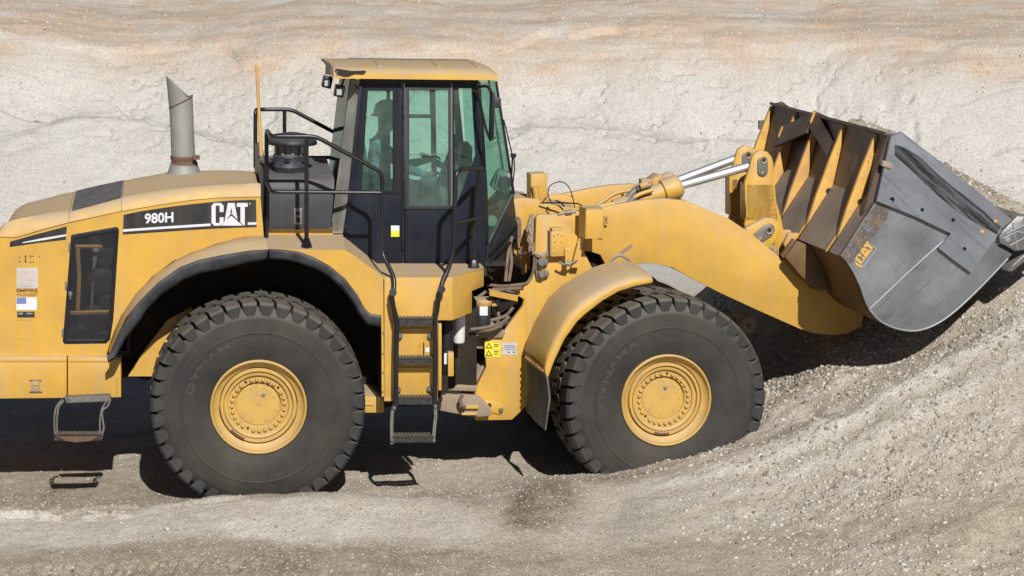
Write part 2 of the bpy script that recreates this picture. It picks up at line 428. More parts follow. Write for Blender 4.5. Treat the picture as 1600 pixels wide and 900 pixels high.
# ---- hood ----------------------------------------------------------
ST = [(-12,400,398,394),(-9,376,372,366),(0,370,356,346),(5,370,351,338),(12,370.5,347,328),(20,371,344,322),(32,369,341,317),(60,360.5,336,310.5),(84,354,333,304),(108,347.5,331,299.5),
      (150,338.5,320,290),(190,330,309,282),(225,324,303,275.5),(262,318,298,269.5),(300,312.5,293,267),(340,309,289,266),(380,308,287,266.5),(403,307.3,286,268),(407,307.3,287,272)]
def hood_row(st):
    u, vs, vc, vt = st
    a = P(u, vs, YH); c = P(u, vc, YH + .07); t = P(u, vt, 1.6); x = c.x
    zt = t.z; z1 = c.z
    pts = [(x, YH, a.z), (x, YH + .012, a.z + (z1 - a.z) * .55), (x, YH + .07, z1), (x, YH + .17, z1 + (zt - z1) * .45), (x, YH + .40, z1 + (zt - z1) * .8), (x, .98, z1 + (zt - z1) * .95 + .004), (x, 1.3, zt + .008), (x, 1.6, zt),
           (x, 1.85, zt - .045), (x, 2.1, zt - .11), (x, 2.35, zt - .20), (x, 2.6, zt - .31), (x, 2.75, zt - .40), (x, 2.83, min(zt - .50, a.z)), (x, 2.84, a.z - .15)]
    return [Vector(p) for p in pts]
def lerpst(u):
    for a, b in zip(ST, ST[1:]):
        if a[0] <= u <= b[0]:
            t = (u - a[0]) / (b[0] - a[0]); return tuple(a[i] + (b[i] - a[i]) * t for i in range(4))
bm = B()
us = [-12,-9,-4,0,5,12,20,32,45,60,84,108]
rows = [hood_row(lerpst(u)) for u in us]
vs = loft(bm, rows); bm.faces.new(vs[0])
hood = obj('hood', bm, M['yellow'], ROOT, sharp=50)
bm = B(); rows = [hood_row(lerpst(u)) for u in (108.6,130,150,170,190)]; loft(bm, rows)
h2 = sub('hood_panel', bm, M['yellow'], hood, sharp=50)
bm = B(); rows = [hood_row(lerpst(u)) for u in (190.6,208,225,243,262,280,300,320,340,360,380,395,403,407)]; vs = loft(bm, rows); bm.faces.new(list(reversed(vs[-1])))
h3 = sub('hood_panel', bm, M['yellow'], hood, sharp=50)
# dark vent in the hood top, set a few millimetres proud
bm = B(); rows = []
for u in (112,130,150,170,189):
    r = hood_row(lerpst(u)); rows.append([p + Vector((0, -.002, .005)) for p in r[2:12]])
rows[0] = [p + Vector((.0, 0, 0)) for p in rows[0]]
for i, dz in ((0, .012), (4, .0)): pass
loft(bm, rows); sub('hood_vent', bm, M['airbox'], h2, label='dark panel set across the top of the hood', sharp=50)
# exhaust seat collar + pipe
bm = B()
cx = P(288, 271, 1.5); cyl = (cx.x, 1.5, 0)
zb = P(288, 272, 1.5).z
lathe(bm, (cx.x, 1.5, 0), [(.24, zb - .12), (.222, zb - .012), (.208, zb - .004), (.188, zb - .006), (.184, zb - .06)], seg=40, axis='z')
sub('exhaust_collar', bm, M['yellow'], h3, sharp=60)
bm = B()
def pz(u, v): return P(u, v, 1.5)
axis = [(288,273,27.0),(287.5,262,22.5),(286.8,251,18.6),(286.6,247,18.4)]
def ringpipe(bm, items, seg=32, tilt=None):
    rings = []
    for it in items:
        u, v, rp = it[:3]; c = pz(u, v); r = rp * PXM * 1.07
        ring = []
        for k in range(seg):
            a = 2 * math.pi * k / seg
            p = Vector((c.x + r * math.cos(a), 1.5 + r * math.sin(a), c.z))
            if len(it) > 3: p.z += -(it[3]) * r * math.cos(a)
            ring.append(bm.verts.new(p))
        rings.append(ring)
    for a, b in zip(rings, rings[1:]):
        for k in range(seg): bm.faces.new((a[k], b[k], b[(k + 1) % seg], a[(k + 1) % seg]))
    return rings
ringpipe(bm, axis)
pipe = obj('exhaust_pipe', bm, M['exh'], ROOT, sharp=50, label='tall grey exhaust stack with angled cut mouth')
bm = B(); ringpipe(bm, [(286.6,249,18.3),(286.6,249,19.8),(286.5,243.5,19.8),(286.5,243.5,18.0)]); box(bm, P(307, 246, 1.38), (.06, .05, .035)); sub('clamp', bm, M['rust'], pipe)
bm = B(); ringpipe(bm, [(288,256,21),(287.2,250,18.9)]); sub('rust_band', bm, M['rust'], pipe)
bm = B(); ringpipe(bm, [(286.5,244,18.2),(284.5,200,17.9),(282.6,158,17.7,-.52)]); sub('tube', bm, M['exh'], pipe, sharp=50)
bm = B()
# slanted cut mouth: kinks left, ends in a long point
rg = ringpipe(bm, [(282.6,158,17.9,-.52),(278.6,137,18.6,.95)])
top = rg[-1]
for i, v_ in enumerate(top):
    a = 2 * math.pi * i / 32; 
    v_.co.z += 0
sub('mouth', bm, M['exh'], pipe, sharp=60)
bm = B(); ringpipe(bm, [(282.7,160,18.3,-.52),(282.5,157.5,18.3,-.52)]); sub('weld_seam', bm, M['rust'], pipe)

# ---- side panel with mesh door -------------------------------------
SEAM = [(-9,377),(0,371),(20,372.2),(30,370.5),(60,361.7),(105,349.5),(150,339.5),(190,331),(225,325),(262,319),(300,313.5),(340,310),(380,309),(407,308.3)]
CURA = [(412,368),(380,370),(340,380),(300,394),(270,408),(238,432),(210,462),(190,492),(178,518),(169,545)]
HOLE = [(111,368),(113,366.5),(181,354.5),(185,356),(186,361),(177,500),(172,531),(166,537),(101,538),(98,534)]
bm = B(); plate(bm, FR, SEAM + CURA + [(166,556),(-9,556)], YH, YH + .05, holes=[HOLE])
side = obj('side_panel', bm, M['yellow'], ROOT, label='yellow engine side panel with black stripe decals')
bm = B()
HO = [(110.6,369),(113,366.5),(181,354),(185,355),(186,361),(177,500),(172.5,529),(165,537.5),(101,538),(97.5,534)]
HI = [(117,373),(179,362),(180,366),(171,498),(167,524),(161,531),(105,531),(104.5,527)]
plate(bm, FR, HO, YH + .004, YH + .03, holes=[HI])
door = obj('mesh_door', bm, M['black'], ROOT, bevel=.004, label='black perforated engine door')
bm = B(); vs_ = [bm.verts.new(P(u, v, YH + .014)) for u, v in HI]; bm.faces.new(vs_); sub('perforated_mesh', bm, M['mesh'], door)
bm = B(); lathe(bm, P(110, 458, YH - .0), [(0,-.03),(.018,-.03),(.02,-.01),(.012,.0),(.012,.02)], 14); box(bm, P(110, 463, YH - .022), (.012, .014, .05)); sub('latch', bm, M['grey'], door)
for (u, v) in ((108.5, 386), (103, 446), (98, 520)):
    bm = B(); box(bm, P(u, v, YH - .004), (.016, .014, .075)); sub('hinge', bm, M['grey'], door, bevel=.003)
# engine seen through the mesh
bm = B(); a = P(80, 345, YH + .4); b_ = P(200, 556, YH + .4)
plate(bm, FR, [(90,350),(205,345),(205,556),(90,556)], YH + .55, YH + .6)
plate(bm, FR, [(92,350),(97,350),(97,556),(92,556)], YH + .05, YH + .55); plate(bm, FR, [(198,350),(203,350),(203,556),(198,556)], YH + .05, YH + .55)
plate(bm, FR, [(92,548),(203,548),(203,556),(92,556)], YH + .05, YH + .55)
eng = obj('engine_bay', bm, M['dark'], ROOT)
bm = B()
for pts in ([(118,385),(160,385)], [(121,385),(124,430),(121,492)], [(110,489),(170,487)]):
    tube(bm, [P(u, v, YH + .07) for u, v in pts], .018, 10)
sub('guard_tube', bm, M['rib'], eng)
bm = B(); tube(bm, [P(146,362,YH+.2),P(150,390,YH+.22),P(146,420,YH+.2)], [.055,.04,.012], 14); tube(bm, [P(145,440,YH+.2),P(143,480,YH+.2)], .01, 8)
sub('heat_shield', bm, M['lens'], eng)
bm = B()
for (u, v, r) in ((165,400,.10),(160,440,.13),(150,500,.12),(168,470,.07),(128,520,.08),(160,525,.07)):
    lathe(bm, P(u, v, YH + .3), [(0,-.1),(r*.7,-.1),(r,-.06),(r,.1)], 20)
sub('engine_pulley', bm, M['airbox'], eng)
# decals
def decal(name, pts, m, y=YH - .003, par=None, F=FR, t=.002, label=None):
    bm = B(); plate(bm, F, pts, y, y + t); return obj(name, bm, m, par or side, label=label) if par is None or par is side else sub(name, bm, m, par, label=label)
decal('stripe_decal', [(193,335.8),(215,331),(240,327),(270,322.7),(300,319),(325,316.3),(350,314.2),(375,312.7),(400,312),(401,355),(370,355.6),(340,357),(300,359.2),(250,362.6),(192,366.3)], M['decal'])
decal('stripe_line', [(192.3,358.4),(250,354.3),(329,349.2),(329,353),(250,358),(192.2,362.2)], M['dwhite'], YH - .006)
decal('stripe_line', [(387,347.6),(401,347.2),(401,351),(387,351.4)], M['dwhite'], YH - .006)
decal('stripe_decal', [(16,377.5),(50,368),(80,360),(104.5,353.6),(103,374.5),(60,379.5),(15,386)], M['decal'])
decal('stripe_line', [(35,378.6),(70,371.5),(103.8,366),(103.5,369),(70,375),(35,380)], M['dwhite'], YH - .006)
bm = B(); cat_on(bm, FR, (330.5,352.5), (387,352.5), (330.5,317.2), YH - .007, YH - .003); plate(bm, FR, circ(390.5,318.3,1.1,8), YH - .007, YH - .003)
sub('maker_logo', bm, M['dwhite'], side)
bm = B(); text_on(bm, FR, '980H', (226,350), (271,347.5), (226,333.5), YH - .006, offset=.03); sub('model_number', bm, M['dwhite'], side)
# stencil remains, stickers
bm = B()
for r in (rect(30,401,31.5,403), rect(30,408,31.5,410), rect(39,399,41,403.5), rect(39,405,41,410.5), rect(46,399.5,49,401), rect(51,399.5,53,401), rect(46,409,49,410.5), rect(51,409,53,410.5), rect(61,400,62.5,401.5), rect(47,402,48,404)):
    plate(bm, FR, r, YH - .002, YH)
sub('stencil_mark', bm, M['decal'], side)
decal('dealer_sticker', rect(26,418.5,59,450), M['sticker'])
bm = B()
plate(bm, FR, [(30,424),(33,421.5),(51,421.5),(54,424),(54,438),(41,438),(41,432),(47,432),(47,428),(38,428),(38,441),(54,441),(54,445),(51,447.5),(33,447.5),(30,445)], YH - .006, YH - .003)
sub('sticker_emblem', bm, mat('faded_orange', (.56,.45,.38), .6), side)
bm = B(); text_on(bm, FR, 'EMPIRE', (26,456.5), (59,456.5), (26,451.5), YH - .003, offset=.03); text_on(bm, FR, 'MACHINERY', (26,463), (59,463), (26,458.3), YH - .003); sub('dealer_lettering', bm, M['rust'], side)
decal('flag_sticker', rect(25.5,464.5,57.5,484.5), M['white']); decal('flag_canton', rect(26,465,41,474.5), M['blue'], YH - .006)
decal('dealer_sticker', rect(27,487,54,496), M['decal'])
bm = B(); text_on(bm, FR, 'CAT', (29,491.5), (36,491.5), (29,488.5), YH - .005, offset=.02); text_on(bm, FR, 'FAMILY', (41,491), (52,491), (41,488.7), YH - .005); sub('small_lettering', bm, M['dwhite'], side)
bm = B()
for r in (rect(27,500,45.5,500.6), rect(27,530,45.5,530.6), rect(27,500,27.6,530), rect(45,500,45.6,530)): plate(bm, FR, r, YH - .002, YH)
sub('cover_outline', bm, M['yellow_rough'], side)

# ---- lower tool boxes ----------------------------------------------
bm = B(); plate(bm, FR, [(-95,557),(104.3,558),(104.3,622),(-95,624)], YH - .06, 2.9)
tb = obj('tool_box', bm, M['yellow'], ROOT, bevel=.008)
bm = B(); plate(bm, FR, [(105.8,558),(188.5,559),(189.5,621),(105.8,622)], YH - .06, YH + .5)
tb2 = obj('tool_box', bm, M['yellow'], ROOT, bevel=.008)
bm = B(); plate(bm, FR, rect(-95,561.5,103.5,565), YH - .068, YH - .06); plate(bm, FR, rect(106.5,562,188,565.5), YH - .068, YH - .06)
for k in range(24): box(bm, P(4 + k * 7.6, 559.5, YH - .045), (.022, .03, .006))
sub('box_lip', bm, M['yellow'], tb, bevel=.002)
bm = B(); plate(bm, FR, rect(49,595,62,612,2), YH - .072, YH - .058); sub('latch', bm, M['dusty'], tb, bevel=.002)
bm = B(); plate(bm, FR, rect(51,597,60,602), YH - .08, YH - .07); plate(bm, FR, rect(54.5,603,56.5,609), YH - .08, YH - .07); sub('latch_flap', bm, M['yellow'], tb)
bm = B(); plate(bm, FR, rect(46,594,65,595.5), YH - .066, YH - .058); plate(bm, FR, rect(46,612,66,614), YH - .066, YH - .058); sub('rust_edge', bm, M['rust'], tb)
bm = B(); tube(bm, [P(182.5,590,YH-.07),P(183,612,YH-.07)], .006, 8); sub('latch_rod', bm, M['yellow'], tb2)
# counterweight past the picture's left edge
bm = B(); plate(bm, FR, [(-95,470),(-60,450),(-13,450),(-13,556),(-95,556)], YH + .02, 2.82); obj('counterweight', bm, M['yellow'], ROOT, bevel=.05)

# ---- rear fender ----------------------------------------------------
CB = [(419,389.5),(392,391),(370,394.5),(348,398),(310,406),(281,417),(247,441),(218,470),(197,496),(183,525),(171,553)]
A2 = [(412,368),(395,369),(370,371.5),(345,379),(308,391),(278,404),(244,427),(212,459),(192,489),(179.5,516),(169.5,546)]
bm = B(); rows = []
for k, (a, b_) in enumerate(zip(A2, CB)):
    yb = YF if k < 9 else YF + (k - 8) * .06
    p = P(a[0], a[1], YH); q = P(b_[0], b_[1], yb)
    e = P(a[0] * .45 + b_[0] * .55, a[1] * .5 + b_[1] * .5 - 1.5, YH - (YH - yb) * .62)
    rows.append([p, e, q])
solid(bm, rows, (0, .012, -.012))
fen = obj('rear_fender', bm, M['yellow'], ROOT, sharp=60)
RLO = [(417,405),(380,412),(359,418),(313,427),(287,437),(255,458),(229,484),(218,502),(197,528),(181,560),(169,567)]
RUP = [(419,390),(380,392.5),(348,398),(310,406),(281,417),(247,441),(218,470),(206,485),(187,518),(172,551),(167,558)]
def lip(up, lo, y):
    bm = B(); rows = []
    for a, b_ in zip(up, lo):
        p = P(a[0], a[1], y + .004); m1 = P(a[0] * .75 + b_[0] * .25, a[1] * .75 + b_[1] * .25, y - .035); m2 = P(a[0] * .3 + b_[0] * .7, a[1] * .3 + b_[1] * .7, y - .035); q = P(b_[0], b_[1], y + .0)
        q2 = P(b_[0], b_[1], y + .05)
        rows.append([p, m1, m2, q, q2])
    solid(bm, rows, (0, .012, 0)); return bm
sub('rubber_lip', lip(RUP, RLO, YF), M['lip'], fen, sharp=50)
RUP2 = [(421,389),(443,390),(466,393),(489,401),(515,415),(539,435),(559,461),(570,482),(579,490),(596,492)]
RLO2 = [(421,404.5),(445,406),(470,412),(492,420),(513,432),(533,450),(550,472),(561,492),(573,507),(596,511)]
# flat front half: side plate with the arch, top plate
SIDE2 = [(418,389),(540,391),(556,401),(570,412),(588,424),(599,433.5),(600,620),(596.5,620),(596,505)] + list(reversed(RUP2[:-1])) 
bm = B(); plate(bm, FR, SIDE2, YF, YF + .02); 
f2 = obj('fender_plate', bm, M['yellow'], ROOT)
sub('rubber_lip', lip(RUP2, RLO2, YF), M['lip'], f2, sharp=50)
bm = B(); 
pts = [P(413,390,YF), P(540,391,YF)]
x0, x1, z0 = pts[0].x, pts[1].x, pts[0].z; xb = P(523,373,.72).x
loft(bm, [[(x0, YF, z0), (x0 + .0, .40, z0 + .02), (x0, .85, z0 + .035)], [(x1, YF, pts[1].z), (x1 + .01, .40, z0 + .02), (x1 + .02, .85, z0 + .035)]])
# sloping plate from fender down to the platform
a = P(540,391,YF); b_ = P(599,433.5,YF)
loft(bm, [[(a.x, YF, a.z), (a.x, .78, a.z + .03)], [(b_.x, YF, b_.z), (b_.x, .78, b_.z)]])
sub('fender_top', bm, M['yellow'], f2)
bm = B(); plate(bm, FR, rect(394,378.5,410,381), YF + .15, YF + .16); sub('reflector', bm, M['white'], f2)
# inner wheel well
bm = B()
well = [(172,556),(200,500),(250,440),(310,405),(380,392),(440,388),(520,400),(570,440),(598,500),(600,625)]
rows = [[P(u, v + 3, .12), P(u, v + 3, .12) + Vector((0, .75, 0))] for u, v in well]
solid(bm, rows, (0, 0, -.012))
obj('wheel_well', bm, M['shade_grime'], ROOT, sharp=60)
# rear frame behind the wheel
bm = B()
plate(bm, FR, [(150,470),(205,400),(420,385),(600,420),(700,440),(745,470),(745,600),(690,630),(560,640),(330,640),(215,590),(100,590),(100,500)], .86, 2.4)
fr = obj('rear_frame', bm, M['shade_grime'], ROOT, bevel=.01)
bm = B(); plate(bm, FR, [(200,588),(222,552),(262,500),(300,480),(300,588)], .80, .86); sub('inner_panel', bm, M['yellow'], fr)
bm = B(); lathe(bm, P(404,636,.5), [(.0,.0),(.22,0),(.22,.3),(.16,.35),(.16,2.0),(.22,2.05),(.22,2.2),(0,2.2)], 24); sub('axle', bm, M['yellow_rough'], fr)
bm = B(); plate(bm, FR, [(566,620),(600,620),(600,645),(566,645)], .35, .9); plate(bm, FR, rect(568,630,584,634), .34, .36); sub('frame_bracket', bm, M['yellow'], fr, bevel=.006)

# ---- platform box, ladder ------------------------------------------
bm = B()
FRONT = [(600.5,434),(707,433.5),(707,500.5),(684,500.5),(684,627),(600.5,627)]
plate(bm, FR, FRONT, YF + .0, YF + .02)
a = P(707,433.5,YF); b_ = P(757,420,.62); c_ = P(707,500.5,YF)
# angled corner face
face = [P(707,433.5,YF), P(756,420.5,.55), P(756,447,.55), P(737.5,455,.36), P(737.5,488.5,.36), P(707,500.5,YF)]
f0 = [bm.verts.new(p) for p in face]; f1 = [bm.verts.new(p + Vector((-.012, .012, 0))) for p in face]
bm.faces.new(f0); bm.faces.new(list(reversed(f1)))
for i in range(6): bm.faces.new((f0[i], f1[i], f1[(i + 1) % 6], f0[(i + 1) % 6]))
plat = obj('platform', bm, M['yellow'], ROOT, bevel=.003)
bm = B(); zt = P(650,433.5,YF).z
tl_ = [Vector((P(600,434,YF).x, YF + .002, zt)), Vector((a.x, YF + .002, zt)), Vector((face[1].x, .55, zt)), Vector((face[1].x, .80, zt)), Vector((P(530,434,YF).x, .80, zt)), Vector((P(560,434,YF).x, .5, zt))]
v0 = [bm.verts.new(p) for p in tl_]; v1 = [bm.verts.new(p - Vector((0, 0, .02))) for p in tl_]
bm.faces.new(v0); bm.faces.new(list(reversed(v1)))
for i in range(6): bm.faces.new((v0[i], v1[i], v1[(i + 1) % 6], v0[(i + 1) % 6]))
sub('deck', bm, M['yellow'], plat)
bm = B(); plate(bm, FR, rect(685,506,690,610), YF + .01, YF + .2); plate(bm, FR, [(600,627),(684,627),(684,622),(600,622)], YF - .01, YF); sub('edge_strip', bm, M['yellow'], plat, bevel=.003)
bm = B()
for v in (520,552,582,612): bolt(bm, P(598, v, YF + .018), .012, .02)
sub('rivet', bm, M['grey'], plat)
bm = B(); plate(bm, FR, rect(661,535,663,557,1), YF - .003, YF + .0); 
for q in ((655,541),(667,541),(655,555),(667,555)): plate(bm, FR, circ(q[0], q[1], .8, 8), YF - .003, YF)
sub('slot', bm, M['dark'], plat)
bm = B(); plate(bm, FR, rect(664.5,543,671,550), YF - .004, YF - .001); sub('label_sticker', bm, M['white'], plat)
bm = B()
for v in (513.5,574.5):
    plate(bm, FR, [(623,v),(672,v-.5),(672,v+1),(623,v+1.5)], YF - .014, YF)
sub('toe_lip', bm, M['yellow'], plat)
# ladder
bm = B()
YL = -.06
tube(bm, [P(612,462,YL),P(615,482,YL),P(620.5,500,YL),P(619,560,YL),P(618.5,634,YL)], .022, 10, smooth=.05)
tube(bm, [P(686,458,YL),P(683,485,YL),P(679.5,500,YL),P(680,560,YL),P(679.5,630,YL)], .022, 10, smooth=.05)
lad = obj('access_ladder', bm, M['rail'], ROOT, label='black access ladder with four serrated steps')
def step(par, u0, u1, v0, v1, y, deep=.20, m='tread'):
    bm = B(); a = P(u0, v0, y); b_ = P(u1, v0, y); zz = a.z; zl = P(u0, v1, y).z
    h = (zz - zl) * .72
    box(bm, ((a.x + b_.x) / 2, y + .006, zz - h / 2), (b_.x - a.x, .012, h)); box(bm, ((a.x + b_.x) / 2, y + deep, zz - h / 2), (b_.x - a.x, .012, h))
    n = 12; w_ = (b_.x - a.x) / n
    for i in range(n + 1):
        box(bm, (a.x + w_ * i, y + deep / 2, zz), (.012, deep, .016))
        box(bm, (min(a.x + w_ * i, b_.x - .01), y + .004, zz + .004), (.022, .018, .012))
    for yy in (.25, .5, .75): box(bm, ((a.x + b_.x) / 2, y + deep * yy, zz - .002), (b_.x - a.x, .012, .014))
    return sub('step', bm, M[m], par)
step(lad, 617, 682, 499, 512, YL, .12); step(lad, 620, 679, 560.5, 573, YL, .12); step(lad, 619, 679, 622.5, 636, YL, .12); step(lad, 614, 677, 683, 695, YL, .14)
for us_ in ([(617.5,632),(613,645),(612,665),(612.5,694)], [(680,630),(681,650),(679,668),(677,692)]):
    bm = B(); rows = []
    for (u, v) in us_: 
        p = P(u, v, YL); rows.append([p + Vector((-.014, 0, 0)), p + Vector((.014, 0, 0)), p + Vector((.014, .06, 0)), p + Vector((-.014, .06, 0))])
    vv = loft(bm, rows, closed=True); bm.faces.new(vv[0]); bm.faces.new(vv[-1]); sub('strap', bm, M['strap'], lad)
bm = B()
for q in ((624.5,524.5),(671.5,524.5),(622,608),(671,607)):
    lathe(bm, P(q[0], q[1], YF), [(0,-.05),(.014,-.05),(.016,-.03),(.026,-.03),(.026,0)], 12)
for q in ((616,637),(680,634),(612.5,687),(678,688)): bolt(bm, P(q[0], q[1], YL - .005), .016, .02)
sub('ladder_bolt', bm, M['grey'], lad)
# short hanging step below the tool box
bm = B()
for us_ in ([(98,624),(88,634),(85,650),(85,668),(87,688)], [(100,626),(92,634),(89,652),(89,670),(90,688)], [(170,622),(159,638),(156,655),(156,672),(156,686)], [(172,626),(168,636),(159,640),(160,655),(163,668),(158,686)]):
    tube(bm, [P(u, v, YL + .16) for u, v in us_], .0085, 7, smooth=.04)
st = obj('hanging_step', bm, M['strap'], ROOT, label='short step hanging on frayed cables')
bm = B(); plate(bm, FR, [(101,621),(172,618),(174,627),(104,630)], YL + .15, YL + .24); sub('hanger_bar', bm, M['strap'], st, bevel=.004)
step(st, 87, 158, 680, 692, YL + .12, .12)
bm = B(); plate(bm, FR, [(90,682),(154,682),(142,689),(120,691),(102,689)], YL + .11, YL + .12); sub('rusty_edge', bm, M['rust'], st)

# ---- handrails -------------------------------------------------------
bm = B(); R_ = .019
tube(bm, [P(416.5,371,.55),P(416.5,203,.55),P(424,213,.16),P(493,213,.16),P(560,249.5,.16),P(597,270,.16),P(597,396,.16),P(617,436,.02),P(615,460,-.03)], R_, 10, smooth=.06)
tube(bm, [P(416.5,285,.55),P(424,300,.16),P(597,301,.16)], R_ * .9, 10, smooth=.06)
tube(bm, [P(479,214,.16),P(479,384,.16)], R_, 10)
hr = obj('handrail', bm, M['rail'], ROOT, label='near side handrail round the service deck')
bm = B(); c = P(479,388,.16); lathe(bm, (c.x, .16, c.z), [(.05, 0), (.05, .012), (.022, .09), (0, .1)], 4, axis='z'); sub('rail_foot', bm, M['rail'], hr)
bm = B()
tube(bm, [P(399,262,2.35),P(399,171,2.35),P(406,171,2.45),P(455,171,2.45),P(530,211,2.45)], R_, 10, smooth=.06)
tube(bm, [P(444.5,172,2.45),P(444.5,260,2.45)], R_, 10); tube(bm, [P(399,245,2.35),P(410,246,2.45),P(530,246,2.45)], R_ * .9, 10, smooth=.05)
tube(bm, [P(530,211,2.45),P(556,224,2.45),P(556,400,2.45)], R_, 10, smooth=.05)
obj('handrail', bm, M['rail'], ROOT, label='far side handrail round the service deck')
bm = B()
tube(bm, [P(750,263,.5),P(720,264,.12),P(712,272,.08),P(710,336,.06),P(708,392,.05),P(701,420,.03),P(692,437,.0),P(687,458,-.04)], R_ * 1.1, 10, smooth=.06)
tube(bm, [P(750,263,.5),P(746,304,.52),P(740,345,.54),P(740,414,.56)], R_, 10, smooth=.05)
tube(bm, [P(711,349,.06),P(745,341,.52)], R_, 10)
g2 = obj('grab_rail', bm, M['rail'], ROOT, label='black grab rail beside the cab door')
bm = B(); c = P(740,420,.56); lathe(bm, (c.x, .56, c.z), [(.055, 0), (.055, .014), (.026, .08), (0, .09)], 6, axis='z'); sub('rail_foot', bm, M['rail'], g2)
bm = B(); 
for (u, v, y) in ((690,452,-.03),(614,457,-.03)): lathe(bm, P(u, v, y - .0), [(0,-.03),(.03,-.03),(.034,0),(.03,.03),(0,.03)], 14)
sub('rail_joint', bm, M['lip'], g2, label='rubber joint of the rail')
# yellow pole
bm = B(); tube(bm, [P(401,103,1.15),P(408.5,250,1.15)], [.013, .017], 10); 
pole = obj('flag_pole', bm, M['rib'], ROOT, label='thin yellow pole standing beside the handrail')
bm = B(); tube(bm, [P(408.5,243,1.15),P(410,275,1.15)], .024, 8); box(bm, P(411,270,1.15), (.07,.06,.06)); sub('pole_bracket', bm, M['grey'], pole)

# ---- air box and precleaner -----------------------------------------
bm = B()
fr_ = [P(420.5,357,.72), P(517,357,.72), P(523,291,.72), P(420.5,291,.72)]
x0, x1 = fr_[0].x, fr_[2].x; z0 = fr_[0].z; z1 = P(470,279,.76).z
xr0 = fr_[1].x
prof = [(.72, z0), (.72, z1 - .09), (.735, z1 - .045), (.765, z1 - .015), (.82, z1), (1.95, z1 + .02), (2.2, z1), (2.3, z1 - .1), (2.3, z0)]
rows = []
for y, z in prof:
    xr = xr0 + (x1 - xr0) * max(0, (z - z0) / (z1 - z0)); rows.append([Vector((x0, y, z)), Vector((xr, y, z))])
vv = loft(bm, rows); bm.faces.new([r[0] for r in vv]); bm.faces.new([r[1] for r in reversed(vv)])
ab = obj('air_box', bm, M['airbox'], ROOT, sharp=40, label='dark grey service box behind the cab')
bm = B(); plate(bm, FR, rect(459.5,325,472,351), .712, .722); sub('latch', bm, M['grey'], ab, bevel=.003)
bm = B(); plate(bm, FR, rect(462,331,469,336), .706, .714); plate(bm, FR, rect(463,340,469,347), .706, .714); sub('latch_handle', bm, M['black'], ab, bevel=.002)
bm = B(); plate(bm, FR, [(407.5,262),(418,262),(418,372),(407.5,372)], .62, 2.4); obj('bulkhead', bm, M['airbox'], ROOT)
bm = B(); plate(bm, FR, [(418,358.5),(519,358.5),(521,374),(418,374)], .70, 2.3); obj('box_base', bm, M['yellow'], ROOT)
c = P(452,270,1.2); rp = PXM * 1.06
bm = B(); lathe(bm, (c.x, 1.2, c.z), [(0,-.06),(29.5*rp,-.05),(30*rp,-.03),(25*rp,-.02),(25*rp,.05),(25.6*rp,.055),(25.6*rp,.065),(25*rp,.07),(25*rp,.148),(25.5*rp,.15),(25*rp,.165),(0,.17)], 40, axis='z')
pc = obj('air_precleaner', bm, M['lip'], ROOT, sharp=40, label='round air intake with mushroom cap')
bm = B(); lathe(bm, (c.x, 1.2, c.z + .16), [(20*rp,0),(20*rp,.12)], 24, axis='z')
for k in range(9):
    a = k * 2 * math.pi / 9; box(bm, (c.x + 22 * rp * math.cos(a), 1.2 + 22 * rp * math.sin(a), c.z + .22), (.02,.02,.13))
sub('intake_screen', bm, M['grey'], pc)
bm = B(); zc = P(455,222,1.2).z; lathe(bm, (c.x + .02, 1.2, zc), [(25*rp,-.0),(38.5*rp,-.015),(39*rp,0),(37*rp,.03),(28*rp,.065),(12*rp,.085),(0,.09)], 40, axis='z')
sub('cap', bm, M['black'], pc, sharp=50)
bm = B()
for a in (-100, -40, 200):
    box(bm, (c.x + 25.6 * rp * math.cos(rad(a)), 1.2 + 25.6 * rp * math.sin(rad(a)), c.z + .13), (.05,.03,.03))
sub('cap_clip', bm, M['rail'], pc)

# ---- cab -----------------------------------------------------------------
YW = .78; YO = 2 * YC - YW
bm = B()
GL1 = [(575,139),(614,139),(614,299),(565,298)]; DG = [(639.5,141),(701,141),(701,321),(639.5,321)]; FG = [(709,138),(737,138),(743,243),(712,324)]
# door part / rear body
REAR = [(562,124),(627.5,124),(627.5,416),(539,416),(533,386),(545,300)]
plate(bm, FR, REAR, YW, YW + .035, holes=[GL1])
cab = obj('cab', bm, M['navy'], ROOT, bevel=.003, label='dark cab with tinted green glass')
bm = B(); plate(bm, FR, [(566,137),(624,137),(626,303),(557,301)], YW - .008, YW - .001, holes=[[(575,142),(614,142),(614,298),(565,297)]]); sub('window_frame', bm, M['black'], cab)
bm = B(); plate(bm, FR, GL1, YW + .012, YW + .018); sub('side_window', bm, M['glass'], cab)
bm = B(); plate(bm, FR, [(562,128),(567,128),(543,385),(536,385)], YW - .02, YW + .0); sub('corner_post', bm, M['navy'], cab, bevel=.006)
bm = B()
DOOR = [(632,128),(745,128),(751,200),(757,262),(759,415.5),(632,415.5)]
plate(bm, FR, DOOR, YW, YW + .035, holes=[DG, FG])
dr = obj('cab_door', bm, M['navy'], ROOT, bevel=.003, label='glazed cab door')
bm = B(); plate(bm, FR, rect(631.5,136,704.5,327), YW - .012, YW - .001, holes=[rect(639.5,141,700.5,320.5)]); sub('window_frame', bm, M['airbox'], dr, bevel=.003)
bm = B(); plate(bm, FR, rect(704.5,130,707,326), YW - .016, YW - .001); sub('divider', bm, M['grey'], dr)
bm = B(); plate(bm, FR, DG, YW + .012, YW + .018); sub('door_window', bm, M['glass'], dr)
bm = B(); plate(bm, FR, FG, YW + .012, YW + .018); sub('door_window', bm, M['glass'], dr)
bm = B(); tube(bm, [P(700.5,241,YW-.02),P(639.5,241,YW-.02)], .004, 6); sub('window_rail', bm, M['grey'], dr)
bm = B()
for v in (160,178,195): box(bm, P(629.7, v, YW - .01), (.014,.02,.07))
box(bm, P(629.7,385,YW-.01), (.016,.02,.05)); sub('hinge', bm, M['rail'], dr)
